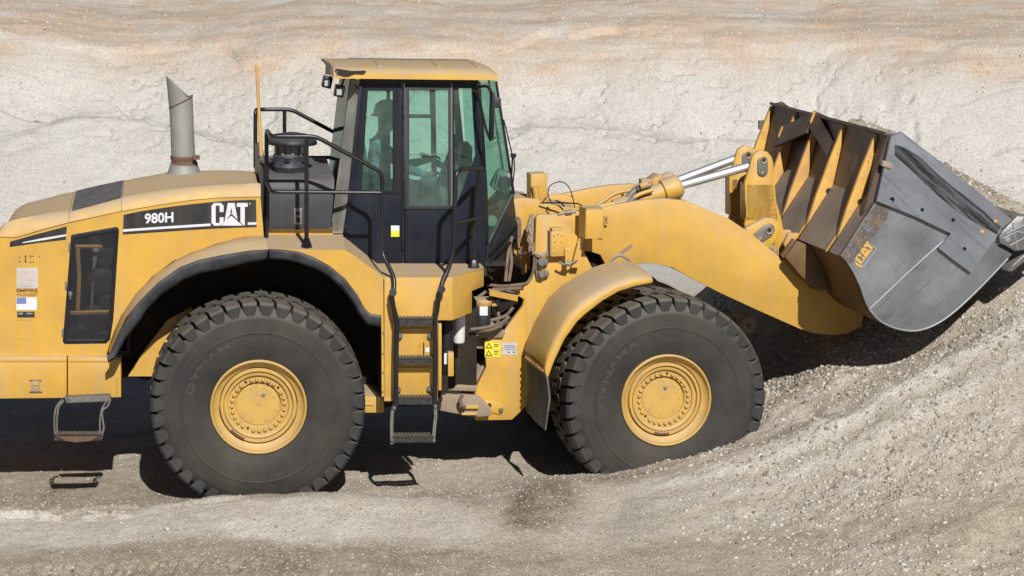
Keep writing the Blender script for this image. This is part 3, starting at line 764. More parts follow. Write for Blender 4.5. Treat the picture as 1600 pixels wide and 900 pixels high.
bm = B(); plate(bm, FR, rect(627.8,130,631.2,416), YW + .02, YW + .04); plate(bm, FR, rect(536,414.5,759,419), YW - .01, YW + .02); plate(bm, FR, [(562,123),(748,123),(748,130),(562,130)], YW - .014, YW - .002); sub('seal', bm, M['black'], cab)
bm = B(); plate(bm, FR, rect(611,352.5,624,361), YW - .003, YW); sub('label_sticker', bm, M['white'], cab)
bm = B(); plate(bm, FR, rect(611,361,624,370), YW - .003, YW); sub('warning_sticker', bm, M['warn'], cab)
bm = B(); plate(bm, FR, [(742,334),(744.5,262),(739,330)], YW - .01, YW); lathe(bm, P(541,353,YW), [(0,-.03),(.018,-.03),(.02,0)], 12); sub('knob', bm, M['rail'], cab)
# front pillar
bm = B()
def quadslab(bm, pts, t):
    v0 = [bm.verts.new(p) for p in pts]; v1 = [bm.verts.new(p + Vector(t)) for p in pts]; bm.faces.new(v0); bm.faces.new(list(reversed(v1)))
    n = len(pts)
    for i in range(n): bm.faces.new((v0[i], v1[i], v1[(i + 1) % n], v0[(i + 1) % n]))
quadslab(bm, [P(741,128,YW-.005),P(751,128,YW+.1),P(756,200,YW+.09),P(762,300,YW+.08),P(764,392,YW+.08),P(757,416,YW),P(754,330,YW-.005),P(750,220,YW-.005)], (-.02,.03,0))
sub('front_pillar', bm, M['rail'], cab)
# angled front quarter window, centre windscreen and its mirror half
YQ = 1.32
bm = B(); quadslab(bm, [P(751,130,YW+.1),P(775,127,YQ),P(801,304,YQ),P(763,388,YW+.08),P(761,300,YW+.08)], (-.006,.004,0)); sub('quarter_window', bm, M['glass'], cab)
a, b_ = P(775,127,YQ), P(803,304,YQ)
bm = B(); quadslab(bm, [a, b_, Vector((b_.x, 2*YC-YQ, b_.z)), Vector((a.x, 2*YC-YQ, a.z))], (-.006,0,0)); sub('windscreen', bm, M['glass'], cab)
m_ = lambda p: Vector((p.x, 2 * YC - p.y, p.z))
bm = B(); quadslab(bm, [m_(P(751,130,YW+.1)),m_(a),m_(P(801,304,YQ)),m_(P(763,388,YW+.08))], (-.006,-.004,0)); sub('quarter_window', bm, M['glass'], cab)
bm = B(); tube(bm, [a, b_], .012, 6); tube(bm, [P(801,304,YQ), P(763,388,YW+.08)], .014, 6); tube(bm, [m_(a), m_(b_)], .012, 6); sub('window_seal', bm, M['rail'], cab)
bm = B(); 
low = [P(762,386,YW+.05),P(802,303,YQ-.02),P(806,335,YQ),P(809,362,YQ),P(806,384,YQ),P(798,400,YQ-.06),P(780,420,YW+.25),P(768,426,YW+.1),P(764,422,YW+.05),P(761,400,YW+.04)]
quadslab(bm, low, (-.02,.02,0)); 
lowm = [m_(p) for p in low]; quadslab(bm, lowm, (-.02,-.02,0))
quadslab(bm, [P(802,303,YQ-.02),m_(P(802,303,YQ-.02)),m_(P(806,384,YQ)),P(806,384,YQ)], (-.02,0,0))
nose = obj('cab_nose', bm, M['airbox'], ROOT, bevel=.004, label='black scuffed panel under the windscreen')
bm = B()
for q in (((764,398),(808,350)), ((765,410),(809,366)), ((769,423),(800,398))):
    tube(bm, [P(q[0][0], q[0][1], YW+.04) + Vector((.0,-.012,0)), P(q[1][0], q[1][1], YQ) + Vector((.01,-.012,0))], .012, 6)
sub('panel_rib', bm, M['rail'], nose)
# rear wall, pale quarter panel
bm = B(); quadslab(bm, [P(563,124,YW),P(548,124,.95),P(524,300,.95),P(519,345,.95),P(520,372,.93),P(533,395,YW+.02),P(545,300,YW)], (.02,.012,0))
sub('rear_quarter_panel', bm, M['greypanel'], cab, label='pale dusty rear quarter panel')
a1, b1 = P(548,124,.96), P(522,330,.96)
bm = B(); quadslab(bm, [a1, b1, Vector((b1.x, 2*YC-.96, b1.z)), Vector((a1.x, 2*YC-.96, a1.z))], (.006,0,0)); sub('rear_window', bm, M['glass'], cab)
b2 = P(519,400,.96)
bm = B(); quadslab(bm, [b1, b2, Vector((b2.x, 2*YC-.96, b2.z)), Vector((b1.x, 2*YC-.96, b1.z))], (.02,0,0)); quadslab(bm, [m_(P(563,124,YW)),m_(P(548,124,.95)),m_(P(520,372,.93)),m_(P(533,395,YW+.02))], (.02,-.012,0)); sub('rear_wall', bm, M['navy'], cab)
bm = B(); tube(bm, [a1, b1], .01, 6); tube(bm, [P(551,128,.95),P(560,140,YW-.03)], .006, 6); sub('window_seal', bm, M['rail'], cab)
# far wall
bm = B(); 
def far(pts): return [Vector((P(u, v, YW).x, YO, P(u, v, YW).z)) for u, v in pts]
slab(bm, [far([(562,124),(745,128),(751,200),(757,262),(759,415.5),(539,416),(545,300)]), far([(577,141),(628,141),(628,298),(567,298)]), far([(634,141),(699,141),(701,212),(634,212)]), far([(634,218),(702,218),(703,322),(634,322)]), far([(709,138),(737,138),(743,243),(712,324)])], YO - .03, YO)
sub('far_wall', bm, M['navy'], cab)
for k in (far([(577,141),(628,141),(628,298),(567,298)]), far([(634,141),(702,141),(703,322),(634,322)]), far([(709,138),(737,138),(743,243),(712,324)])):
    bm = B(); v_ = [bm.verts.new(p + Vector((0, -.012, 0))) for p in k]; bm.faces.new(v_); sub('far_window', bm, M['glass'], cab)
# floor and inside
bm = B(); fz = P(650,413,YW).z; x0, x1 = P(545,413,YW).x, P(790,413,YW).x
box(bm, ((x0 + x1) / 2, YC, fz), (x1 - x0, YO - YW - .06, .04)); box(bm, (x0 + .12, YC, fz + .25), (.25, YO - YW - .08, .5)); sub('cab_floor', bm, M['dark'], cab)
bm = B(); tp = P(650,124,YW).z; box(bm, ((P(562,124,YW).x + P(765,124,YW).x) / 2, YC, tp + .015), (P(765,124,YW).x - P(562,124,YW).x, YO - YW - .02, .03)); sub('headliner', bm, M['airbox'], cab)
sc_ = P(600,330,YC)
bm = B(); box(bm, P(600,318,YC), (.50,.50,.14)); box(bm, P(563,262,YC) , (.12,.46,.62), Matrix.Rotation(rad(-8),3,'Y')); box(bm, P(558,205,YC), (.09,.26,.2), Matrix.Rotation(rad(-8),3,'Y')); box(bm, P(600,350,YC), (.40,.36,.30)); box(bm, P(612,285,YC-.33), (.42,.09,.07)); box(bm, P(617,300,YC-.36), (.42,.12,.16))
seat = sub('operator_seat', bm, M['seatm'], cab, bevel=.035)
bm = B(); tube(bm, [P(706,345,YC),P(692,268,YC)], .03, 10); c = P(689,258,YC)
rt = Matrix.Rotation(rad(28), 3, 'Y')
ringp = [c + rt @ Vector((.21 * math.cos(a), .21 * math.sin(a), 0)) for a in [k * 2 * math.pi / 28 for k in range(29)]]
tube(bm, ringp, .015, 8, cap=False); tube(bm, [ringp[0], ringp[14]], .014, 6); tube(bm, [ringp[7], ringp[21]], .014, 6); sub('steering_wheel', bm, M['rail'], cab)
bm = B(); box(bm, P(715,300,YC), (.22,.42,.55)); lathe(bm, P(683,310,1.5), [(0,-.12),(.10,-.10),(.12,0),(.10,.1)], 20); box(bm, P(672,285,1.3), (.18,.10,.10)); box(bm, P(727,240,YC-.1), (.1,.3,.2)); sub('dashboard', bm, M['airbox'], cab, bevel=.03)
bm = B(); c = P(783,282,1.35); box(bm, c, (.16,.14,.2), Matrix.Rotation(rad(25),3,'Y')); sub('air_vent_housing', bm, M['greypanel'], cab, bevel=.04)
bm = B()
for k in range(5): box(bm, P(771 + k * 4.5, 278 + k * 1.5, 1.26), (.008,.03,.08), Matrix.Rotation(rad(15),3,'Y'))
lathe(bm, P(789,285,1.26), [(0,-.02),(.055,-.02),(.06,0),(.045,.01)], 20); sub('vent_louver', bm, M['airbox'], cab)
bm = B(); lathe(bm, P(768,345,1.2), [(0,-.02),(.05,-.02),(.055,0),(.05,.02)], 16); sub('dash_knob', bm, M['lens'], cab)
# roof
bm = B()
def rrow(y, vL, vR, uL, uR): return [P(uL, vL, y), P(uL + (uR - uL) * .5, vL + (vR - vL) * .5, y), P(uR, vR, y)]
zb = P(650,124,.66).z; zt_ = P(650,110,.68).z
xs = [P(525,120,.66).x, P(600,120,.66).x, P(680,120,.66).x, P(740,120,.66).x, P(774,120,.66).x]
def row(x, tx, end=0):
    f = .95 if end else 1
    tk = zb + (zt_ - zb) * (1 if not end else .9)
    return [Vector((x, .66, zb)), Vector((x, .665, zb + (tk - zb) * .6)), Vector((x, .70, tk)), Vector((x, .80, tk + .018)), Vector((x, YC - .2, tk + .005)), Vector((x, 2*YC-.80, tk - .065)), Vector((x, 2*YC-.70, tk - .09)), Vector((x, 2*YC-.66, zb))]
bmr = B(); xl = P(525,120,.66).x; xe = P(778,120,.66).x
rows = [row(xl - .02, 0, 1)] + [row(x, 0) for x in xs[:-1]] + [row(xs[-1] - .05, 0), row(xe, 0, 1)]
for p in rows[0]: 
    if p.z > zb + .03: p.x += .0
for p in rows[-1]:
    p.z = min(p.z, zt_ - .025)
vv = loft(bmr, rows); bmr.faces.new(vv[0]); bmr.faces.new(list(reversed(vv[-1])))
for i in range(len(vv) - 1):
    try: bmr.faces.new((vv[i][0], vv[i+1][0], vv[i+1][-1], vv[i][-1]))
    except ValueError: pass
roof = obj('cab_roof', bmr, M['yellow'], ROOT, sharp=35, label='yellow cab roof with cracked rear corner')
bm = B()
for u in (592, 683, 745):
    x = P(u, 104, 1.0).x; quadslab(bm, [Vector((x - .015, .80, zt_ + .012)), Vector((x + .015, .80, zt_ + .012)), Vector((x + .015, YC - .2, zt_ - .001)), Vector((x - .015, YC - .2, zt_ - .001))], (0, 0, .012))
sub('roof_rib', bm, M['yellow'], roof, bevel=.004)
bm = B(); plate(bm, FR, [(524,107.5),(530,108),(550,111),(571,110.5),(572,112),(568,116.5),(555,115.5),(545,119),(537,119),(525,115)], .655, .67); plate(bm, FR, [(525,113),(540,116),(552,115.5),(545,119.5),(538,119.5),(526,116)], .650, .656)
cr = sub('cracked_corner', bm, M['dark'], roof)
bm = B()
quadslab(bm, [P(526,119,.64),P(526,108,.66),P(509,97,1.5),P(508,116,1.5)], (.004,0,0)); sub('rear_lamp_panel', bm, M['greypanel'], roof)
# work lights
for (u, v, y) in ((511,128,1.25),(530,142,.85)):
    bm = B(); box(bm, P(u, v, y), (.085,.13,.10), Matrix.Rotation(rad(12),3,'Y')); tube(bm, [P(u+4, v-8, y), P(u+8, 121, y)], .012, 6)
    wl = obj('work_light', bm, M['rail'], ROOT, bevel=.012, label='black work light under the roof corner')
    bm = B(); box(bm, P(u-5, v+1, y), (.012,.10,.07), Matrix.Rotation(rad(12),3,'Y')); box(bm, P(u, v+2, y-.064), (.045,.012,.05)); sub('lamp_glass', bm, M['lens'], wl)
# mirror and wipers
bm = B(); tube(bm, [P(743,136,.7),P(760,134,.55),P(767,141,.5),P(768,180,.5),P(768,214,.5)], .013, 8, smooth=.03); tube(bm, [P(745,138,.7),P(750,160,.55),P(760,205,.5),P(767,220,.5)], .012, 8, smooth=.05)
tube(bm, [P(766,217,.5),P(775,215,.5)], .007, 6)
mr = obj('mirror_bracket', bm, M['rail'], ROOT); bm = B(); box(bm, P(776,160,.85), (.07,.10,.09)); sub('mirror', bm, M['airbox'], mr, bevel=.01)
bm = B(); box(bm, P(768.5,180,.5), (.03,.16,.42)); sub('mirror', bm, M['rail'], mr, bevel=.01)
bm = B(); tube(bm, [P(787,187,1.3),P(794,215,1.28),P(801,245,1.26)], .006, 6); tube(bm, [P(801,242,1.26),P(799,280,1.26),P(802,295,1.26)], .008, 6); box(bm, P(802,243,1.26), (.05,.04,.035)); tube(bm, [P(803,246,1.26),P(804,262,1.26),P(800,300,1.26)], .006, 6)
obj('wiper', bm, M['rail'], ROOT)
# ---- wheels ---------------------------------------------------------------
TW = .76; TR = .935
PROF = [(.412,.075),(.43,.045),(.455,.035),(.50,.018),(.56,.004),(.63,.0),(.655,.001),(.66,-.004),(.672,-.004),(.677,.002),(.73,.010),(.79,.026),(.845,.045),(.868,.06),(.878,.10)]
def sidey(r):
    for (r0, y0), (r1, y1) in zip(PROF, PROF[1:]):
        if r0 <= r <= r1: return y0 + (y1 - y0) * (r - r0) / (r1 - r0)
    return .05
def tyre_mesh(rot0, text=True):
    bm = B()
    full = PROF + [(r, TW - y) for r, y in reversed(PROF)]
    lathe(bm, (0,0,0), full, 144)
    rr = random.Random(int(rot0 * 100) + 3)
    def blk(ptsfn, a0, a1, sk0=0, sk1=0):
        pass
    NL = 39
    for side in (0, 1):
        for i in range(NL):
            a = 2 * math.pi * (i + .5 * side) / NL + rot0; hw = math.pi / NL * .82
            jr = rr.uniform(-.006, .006)
            # section in (r, y): lug runs down the shoulder
            sec = [(.815,.030,.55),(.862,.028,.9),(.905,.028,1),(.928,.050,1),(TR+jr*.3,.09,1),(TR+.004,.235,.92),(.872,.25,.92),(.872,.07,1)]
            L_ = []; R_ = []
            for (r, y, f) in sec:
                sk = .045 * max(0, (y - .05) / .2)
                yy = y if side == 0 else TW - y
                for lst, s in ((L_, -1), (R_, 1)):
                    t = a + s * hw * f + sk * (1 if side == 0 else -1)
                    lst.append(bm.verts.new((r * math.cos(t), yy, r * math.sin(t))))
            bm.faces.new(L_); bm.faces.new(list(reversed(R_)))
            n = len(sec)
            for k in range(n):
                bm.faces.new((L_[k], R_[k], R_[(k + 1) % n], L_[(k + 1) % n]))
    # centre blocks: two rows of offset hexagons
    for rowi, yc in enumerate((.325, .44)):
        for i in range(NL):
            a = 2 * math.pi * (i + .5 + .5 * rowi) / NL + rot0 + .03; hw = math.pi / NL * .80
            hexa = [(-1.0, 0), (-.55, .058), (.55, .058), (1.0, 0), (.55, -.058), (-.55, -.058)]
            t_ = [bm.verts.new(((TR+.006) * math.cos(a + s * hw), yc + dy, (TR+.006) * math.sin(a + s * hw))) for s, dy in hexa]
            b_ = [bm.verts.new((.872 * math.cos(a + s * hw * 1.04), yc + dy * 1.06, .872 * math.sin(a + s * hw * 1.04))) for s, dy in hexa]
            bm.faces.new(t_)
            for k in range(6): bm.faces.new((t_[k], b_[k], b_[(k + 1) % 6], t_[(k + 1) % 6]))
    return bm
def wheel(name, F, u, v, y0, rot0, far_=False, label=None, dz=0):
    c = F.P(u, v, y0 + .05)
    e = bpy.data.objects.new(name, None); COL.objects.link(e); e.parent = ROOT; e.empty_display_size = .2
    T = Matrix.Translation((c.x, y0 if not far_ else 2 * YC - y0, c.z + dz))
    if far_: T = T @ Matrix.Rotation(math.pi, 4, 'Z')
    e.matrix_basis = ((FR.I @ FF.M) if F is FF else Matrix.Identity(4)) @ T
    if label: e['label'] = label
    bm = tyre_mesh(rot0); 
    bmesh.ops.remove_doubles(bm, verts=bm.verts[:], dist=1e-6)
    for f in bm.faces:
        rc = math.hypot(f.calc_center_median().x, f.calc_center_median().z); f.material_index = 1 if rc < .80 else 0
    ty = obj('tyre', bm, [M['rubber'], M['side']], e, sharp=32)
    # moulded lettering, spokes and rings on the sidewall
    bm = B()
    if not far_:
        def arc_text(s, a0, a1, r0, r1, flip=False):
            vs, fs = textmesh(s, offset=.01); bv = []
            for (tx, ty_) in vs:
                a = a0 + (a1 - a0) * tx; r = r0 + (r1 - r0) * ty_
                bv.append(bm.verts.new((r * math.cos(a), sidey(r) - .0035, r * math.sin(a))))
            for f in fs:
                try: bm.faces.new([bv[i] for i in f])
                except ValueError: pass
        arc_text('DYNAMAXX', rad(165) + rot0, rad(78) + rot0, .585, .645)
        arc_text('SUPER', rad(-100) + rot0, rad(-72) + rot0, .645, .60)
        for k in range(22):
            a = k * 2 * math.pi / 22 + rot0; r0_, r1_ = (.70, .80) if k % 2 else (.50, .58)
            pts = [(r, a) for r in (r0_, r1_)]
            ring = []
            for r in [r0_ + (r1_ - r0_) * j / 4 for j in range(5)]:
                ring.append([Vector((r * math.cos(a - .0018 / r), sidey(r) - .003, r * math.sin(a - .0018 / r))), Vector((r * math.cos(a + .0018 / r), sidey(r) - .003, r * math.sin(a + .0018 / r)))])
            loft(bm, ring)
        for r in (.735, .80, .53):
            ring = [[Vector((q * math.cos(a), sidey(q) - .003, q * math.sin(a))) for q in (r, r + .003)] for a in [2 * math.pi * k / 96 for k in range(97)]]
            loft(bm, ring)
        sub('moulded_marks', bm, M['side2'], ty)
    # rim
    bm = B()
    rim = [(.40,.34),(.414,.12),(.422,.052),(.418,.034),(.408,.028),(.400,.034),(.396,.060),(.388,.078),(.362,.098),(.344,.108),(.340,.150),(.335,.150),(.332,.100),(.326,.092),(.308,.092),(.303,.100),(.300,.128),(.295,.128),(.292,.110),(.270,.112),(.264,.118),(.260,.142),(.204,.142),(.200,.146),(.197,.176),(.190,.176),(.186,.168),(.17,.166),(0,.166)]
    lathe(bm, (0,0,0), rim, 72)
    rim_o = obj('rim', bm, M['rimm'], e, sharp=40)
    bm = B()
    miss = {3, 9, 19} if F is FR else {16, 5}
    for k in range(28):
        if k in miss: continue
        a = 2 * math.pi * k / 28 + rot0
        lathe(bm, (.229 * math.cos(a), .142, .229 * math.sin(a)), [(0,-.026),(.012,-.026),(.0175,-.018),(.0185,.003)], 8)
    for k in range(8):
        a = 2 * math.pi * k / 8 + .4 + rot0
        lathe(bm, (.155 * math.cos(a), .166, .155 * math.sin(a)), [(0,-.008),(.006,-.008),(.0075,.002)], 6)
    for q in ((-.01,0),(.012,-.004)): lathe(bm, (q[0], .166, q[1]), [(0,-.006),(.005,-.006),(.006,.002)], 6)
    sub('wheel_bolt', bm, M['rimm'], rim_o)
    bm = B(); a = rot0 + 1.0; lathe(bm, (.09*math.cos(a), .166, .09*math.sin(a)), [(0,-.012),(.010,-.012),(.012,-.004),(.018,-.004),(.018,.002)], 12); sub('drain_plug', bm, M['grey'], rim_o)
    bm = B(); 
    for k in miss:
        a = 2 * math.pi * k / 28 + rot0; lathe(bm, (.229 * math.cos(a), .1405, .229 * math.sin(a)), [(0,-.0),(.0125,-.0),(.0125,.004)], 10)
    sub('bolt_hole', bm, M['dark'], rim_o)
    a0 = rad(-125) if F is FR else rad(-95)
    bm = B(); tube(bm, [Vector((.318*math.cos(a0+t), .092, .318*math.sin(a0+t))) for t in (-.22,-.1,0,.1,.22)], .012, 8); sub('lock_ring_end', bm, M['rust'], rim_o)
    return e
M['rimm'] = mat('rim_paint', (.56,.345,.075), .5, col2=(.44,.28,.09), nscale=9, bump=.08, dust=.4, scratch=(.24,.13,.06), scr_amt=-.05, streak=.0)
M['side2'] = mat('worn_rubber_marks', (.062,.057,.050), .8, col2=(.03,.03,.03), nscale=8)
wheel('rear_wheel', FR, 404, 636, 0.0, .05, label='rear wheel nearest the camera')
wheel('front_wheel', FF, 1041, 625.5, 0.0, .31, label='front wheel sunk into the gravel')
wheel('rear_wheel', FR, 404, 636, 0.0, .15, True); wheel('front_wheel', FF, 1041, 625.5, 0.0, .4, True)

# ---- articulation, filters, hoses ------------------------------------------
bm = B()
plate(bm, FR, [(690,512),(786,514),(790,520),(786,528),(690,530)], .95, 2.3); plate(bm, FR, [(684,623),(700,617),(748,621),(768,640),(768,650),(742,652),(684,641)], .80, 2.3); plate(bm, FR, [(716,601),(745,603),(745,612),(700,610)], .85, 2.2)
hit = obj('hitch', bm, M['dusty'], ROOT, bevel=.008)
bm = B(); plate(bm, FR, [(690,440),(770,440),(770,640),(690,640)], 1.7, 2.0); obj('joint_frame', bm, M['shade_grime'], ROOT)
bm = B(); plate(bm, FR, rect(720,634,748,639), .76, .86); plate(bm, FR, rect(721,645,746,649), .76, .86); sub('steering_lug', bm, M['yellow'], hit, bevel=.006)
def vcyl(bm, u, v0, v1, rp, y, seg=24):
    a = P(u, v1, y); b_ = P(u, v0, y); r = rp * PXM; h = b_.z - a.z
    lathe(bm, (a.x, y, a.z), [(0,0),(r*.9,0),(r,.012),(r,h-.012),(r*.9,h),(0,h)], seg, axis='z')
bm = B(); vcyl(bm, 697, 498, 585, 10.5, .35); 
fl = obj('accumulator', bm, M['black'], ROOT, label='upright black cylinder beside the ladder'); bm = B(); plate(bm, FR, rect(694,552,700,569), .285, .291); sub('label_sticker', bm, M['white'], fl)
bm = B(); plate(bm, FR, rect(700,551,709,588), .22, .3); obj('bracket', bm, M['yellow'], ROOT, bevel=.004)
bm = B(); vcyl(bm, 717, 470, 535, 9.5, .55); fl = obj('filter', bm, M['white'], ROOT, label='white canister under the platform'); bm = B(); vcyl(bm, 717, 533, 538, 8, .55); vcyl(bm, 715, 560, 580, 6, .6); sub('filter_base', bm, M['dark'], fl)
bm = B(); vcyl(bm, 753, 476, 515, 14, .95); can = obj('hydraulic_can', bm, M['airbox'], ROOT, label='dark can with a white label at the joint')
bm = B(); plate(bm, FR, rect(749.5,479,762,493), .868, .874); sub('label_sticker', bm, M['white'], can)
bm = B(); vcyl(bm, 755, 467, 477, 15, .95); plate(bm, FR, [(738,468),(770,468),(777,478),(740,480)], .95, 1.1); sub('can_bracket', bm, M['yellow_rough'], can)
bm = B()
HP = [[(735,515,.8),(760,512,.8),(785,505,.85),(795,495,.9)], [(733,518,.85),(770,516,.8),(792,502,.9)], [(748,505,.9),(790,495,1.0),(802,480,1.0)], [(768,455,.9),(790,452,.9),(815,450,.95)], [(762,445,1.1),(785,448,1.0),(820,444,.95)],
      [(795,440,1.0),(800,410,1.1),(797,385,1.2)], [(790,440,1.0),(793,400,1.1),(800,370,1.2)], [(723,617,.7),(718,625,.7),(722,634,.7),(728,636,.7)], [(716,590,.9),(730,595,.9),(738,592,.95)], [(722,465,1.0),(740,470,1.1),(760,455,1.1)], [(769,470,1.2),(781,490,1.1),(775,515,1.1)]]
for h in HP: tube(bm, [P(*q) for q in h], .016, 8, smooth=.08)
obj('hydraulic_hoses', bm, M['hose'], ROOT)
bm = B()
quadslab(bm, [P(765,454,.80), P(809,462,1.0), P(809,471,1.0), P(765,462,.80)], (0,.1,0)); quadslab(bm, [P(765,454,.80), P(775,447,1.2), P(820,448,1.3), P(809,462,1.0)], (0,0,-.01))
obj('hose_shelf', bm, M['yellow'], ROOT)

# ---- front frame -------------------------------------------------------------
FQ = FF
bm = B()
MAIN = [(743,657),(743,607),(760,573),(757,531),(787,519),(802,498),(817,478),(819,468),(809,462),(809,455),(824,444),(834,425),(836,400),(838,339),(842,336),(890,334),(912,331),(930,390),(950,440),(1000,470),(1010,560),(905,600),(847,632),(826,655)]
MAIN = [(743,657),(743,607),(760,573),(757,531),(787,519),(802,498),(817,478),(819,468),(809,462),(809,455),(824,444),(834,425),(836,400),(838,339),(842,336),(870,335),(905,372),(915,398),(936,440),(1000,470),(1010,560),(905,600),(829,628),(800,656)]
plate(bm, FF, MAIN, .90, .96)
ff = obj('front_frame', bm, M['yellow'], ROOT, F=FF, bevel=.006, label='yellow front frame plate with warning stickers')
bm = B(); plate(bm, FF, [(770,600),(770,530),(830,470),(845,350),(912,345),(950,420),(1090,470),(1150,560),(1100,640),(900,640),(800,650)], 1.15, 2.15); sub('frame_core', bm, M['shade_grime'], ff, bevel=.01)
bm = B(); q = [Vector((FF.P(u, v, .96).x, 0, FF.P(u, v, .96).z)) for u, v in MAIN]
vv0 = [bm.verts.new((p.x, 2.28, p.z)) for p in q]; vv1 = [bm.verts.new((p.x, 2.34, p.z)) for p in q]; bm.faces.new(vv0); bm.faces.new(list(reversed(vv1)))
for i in range(len(q)): bm.faces.new((vv0[i], vv1[i], vv1[(i + 1) % len(q)], vv0[(i + 1) % len(q)]))
sub('far_plate', bm, M['yellow'], ff)
bm = B(); plate(bm, FF, [(742,612),(746,600),(768,566),(757,570),(735,600),(735,648),(743,652)], .99, 1.4); plate(bm, FF, [(728,512),(757,532),(757,545),(735,545),(725,530)], .97, 1.5); sub('frame_edge', bm, M['dusty'], ff, bevel=.005)
bm = B(); plate(bm, FF, [(757,626),(762,624.5),(783,631),(787,634),(786,645),(782,648),(760,643),(757,640)], .885, .9); 
ln = sub('pin_plate', bm, M['yellow'], ff, bevel=.004)
bm = B(); plate(bm, FF, circ(764.5,633.5,3.5), .882, .8855); sub('pin_hole', bm, M['dark'], ff)
bm = B(); bolt(bm, FF.P(782.5,640.5,.885), .022, .025); sub('pin_bolt', bm, M['grey'], ff)
bm = B(); plate(bm, FF, rect(757.5,533.5,782,557.5), .897, .9); sub('warning_sticker', bm, M['warn'], ff)
bm = B()
for (x, y) in ((758.5,536),(758.5,547.5)): 
    plate(bm, FF, [(x+5,y-.5),(x+11,y+8.5),(x,y+8.5)], .8955, .8966, holes=[[(x+5,y+1.5),(x+8.8,y+7.3),(x+2.2,y+7.3)]])
for q in ((772,538,779,539.5),(771.5,541,779,542),(772,549,779,550.5),(772,553,779,554)): plate(bm, FF, rect(*q), .8955, .8966)
sub('warning_print', bm, M['decal'], ff)
bm = B(); plate(bm, FF, rect(770,533.5,782,535.5), .8955, .8966); plate(bm, FF, rect(770,546,782,548), .8955, .8966); sub('warning_band', bm, M['orange'], ff)
bm = B(); plate(bm, FF, [(784,535.5),(808.5,535.5),(808.5,539),(806.5,541),(806.5,549),(808.5,551),(808.5,554),(784,554),(784,551),(786,549),(786,541),(784,539)], .897, .9); sub('data_plate', bm, M['sticker'], ff)
bm = B()
for k, q in enumerate(((788,540,805,541),(788,543,805,543.7),(788,545.5,805,546.2),(793,549.5,797,551),(801,549.5,805,551))): plate(bm, FF, rect(*q), .8955, .8966)
sub('data_print', bm, M['airbox'], ff)
# rear tower parts
bm = B()
plate(bm, FF, [(800,312),(812,309),(838,311),(852,318),(905,326),(905,420),(838,440),(838,340),(830,345),(829,420),(818,430),(815,405),(803,395),(800,360)], 1.25, 1.32)
plate(bm, FF, [(800,312),(812,309),(838,311),(852,318),(905,326),(905,440),(838,440),(820,440)], 1.6, 2.2)
tw = obj('tower', bm, M['yellow'], ROOT, F=FF, bevel=.006)
bm = B(); plate(bm, FF, [(829.5,272),(855.5,271),(855.5,322),(829.5,325)], 1.5, 1.68); sub('lamp_post', bm, M['yellow'], tw, bevel=.008)
bm = B(); tube(bm, [FF.P(835.5,291,1.47),FF.P(837,300,1.47),FF.P(840,325,1.47)], .032, 12); sub('post_tube', bm, M['yellow'], tw)
bm = B(); plate(bm, FF, [(829,336),(833,334),(835,345),(834,380),(828,405),(824,378),(822,360)], .99, 1.02); sub('tower_edge', bm, M['dusty'], tw)
bm = B()
for pts in ([(802,340,1.2),(812,340,1.15),(813,350,1.15),(812,380,1.15)], [(803,343,1.2),(810,344,1.15),(810,380,1.15)], [(834,378,.88),(835,410,.88),(832,432,.88),(822,444,.88),(800,450,.9),(770,452,.9)], [(815,385,1.1),(812,400,1.1),(822,395,1.0)]):
    tube(bm, [FF.P(*q) for q in pts], .012, 8, smooth=.06)
sub('pipe', bm, M['hose'], tw)
# bolted lamp bracket plates
bm = B(); plate(bm, FF, [(862,361),(887,361),(888,396),(886,400),(862,401),(861,380)], .80, .815); br = obj('bracket_plate', bm, M['yellow'], ROOT, F=FF, bevel=.003)
bm = B(); plate(bm, FF, rect(883,387,891,414), .77, .785); plate(bm, FF, [(863,357),(877,356),(877,361),(863,361)], .80, .9); sub('bracket_tab', bm, M['yellow'], br, bevel=.003)
bm = B(); plate(bm, FF, rect(859.5,362,862,400), .80, .9); sub('bracket_side', bm, M['dusty'], br)
bm = B()
for q in ((865,355),(876,355),(865.5,368),(878,368),(867,378),(877.5,378),(871.5,365.5),(867,395),(887,391),(889,410)): bolt(bm, FF.P(q[0], q[1], .80 if q[1] > 356 and q[0] < 880 else (.77 if q[0] > 880 else .86)), .009, .008)
sub('bracket_bolt', bm, M['yellow_rough'], br)
bm = B(); tube(bm, [FF.P(873,409,.76),FF.P(882,414,.76),FF.P(890,412,.76),FF.P(902,407,.80)], .011, 8); tube(bm, [FF.P(882,411.5,.755),FF.P(891,413,.755)], .020, 8); sub('clamp', bm, M['grey'], br)
bm = B(); quadslab(bm, [FF.P(893,418,.80),FF.P(905,372,.80),FF.P(912,372,.80),FF.P(905,418,.80)], (0,.02,0)); sub('brace', bm, M['yellow'], br)
# shield box in front of the arm
bm = B(); plate(bm, FF, [(915.5,326),(942.5,326),(943,373),(914.5,373)], .62, .64); 
sh = obj('lamp_shield', bm, M['yellow'], ROOT, F=FF, bevel=.004)
bm = B(); quadslab(bm, [FF.P(915.5,326,.62),FF.P(914.5,373,.62),FF.P(904,369,.86),FF.P(905,323,.86)], (.012,0,0)); quadslab(bm, [FF.P(915.5,326,.62),FF.P(942.5,326,.62),FF.P(936,321,.86),FF.P(905,322,.86)], (0,0,-.01)); sub('shield_side', bm, M['yellow'], sh)
bm = B(); plate(bm, FF, rect(944,349,951,352), .78, .87); bolt(bm, FF.P(948.5,345,.8), .014, .02); bolt(bm, FF.P(948.5,340,.82), .01, .012); plate(bm, FF, rect(944,338,949,356), .85, .87); sub('shield_clip', bm, M['yellow_rough'], sh)
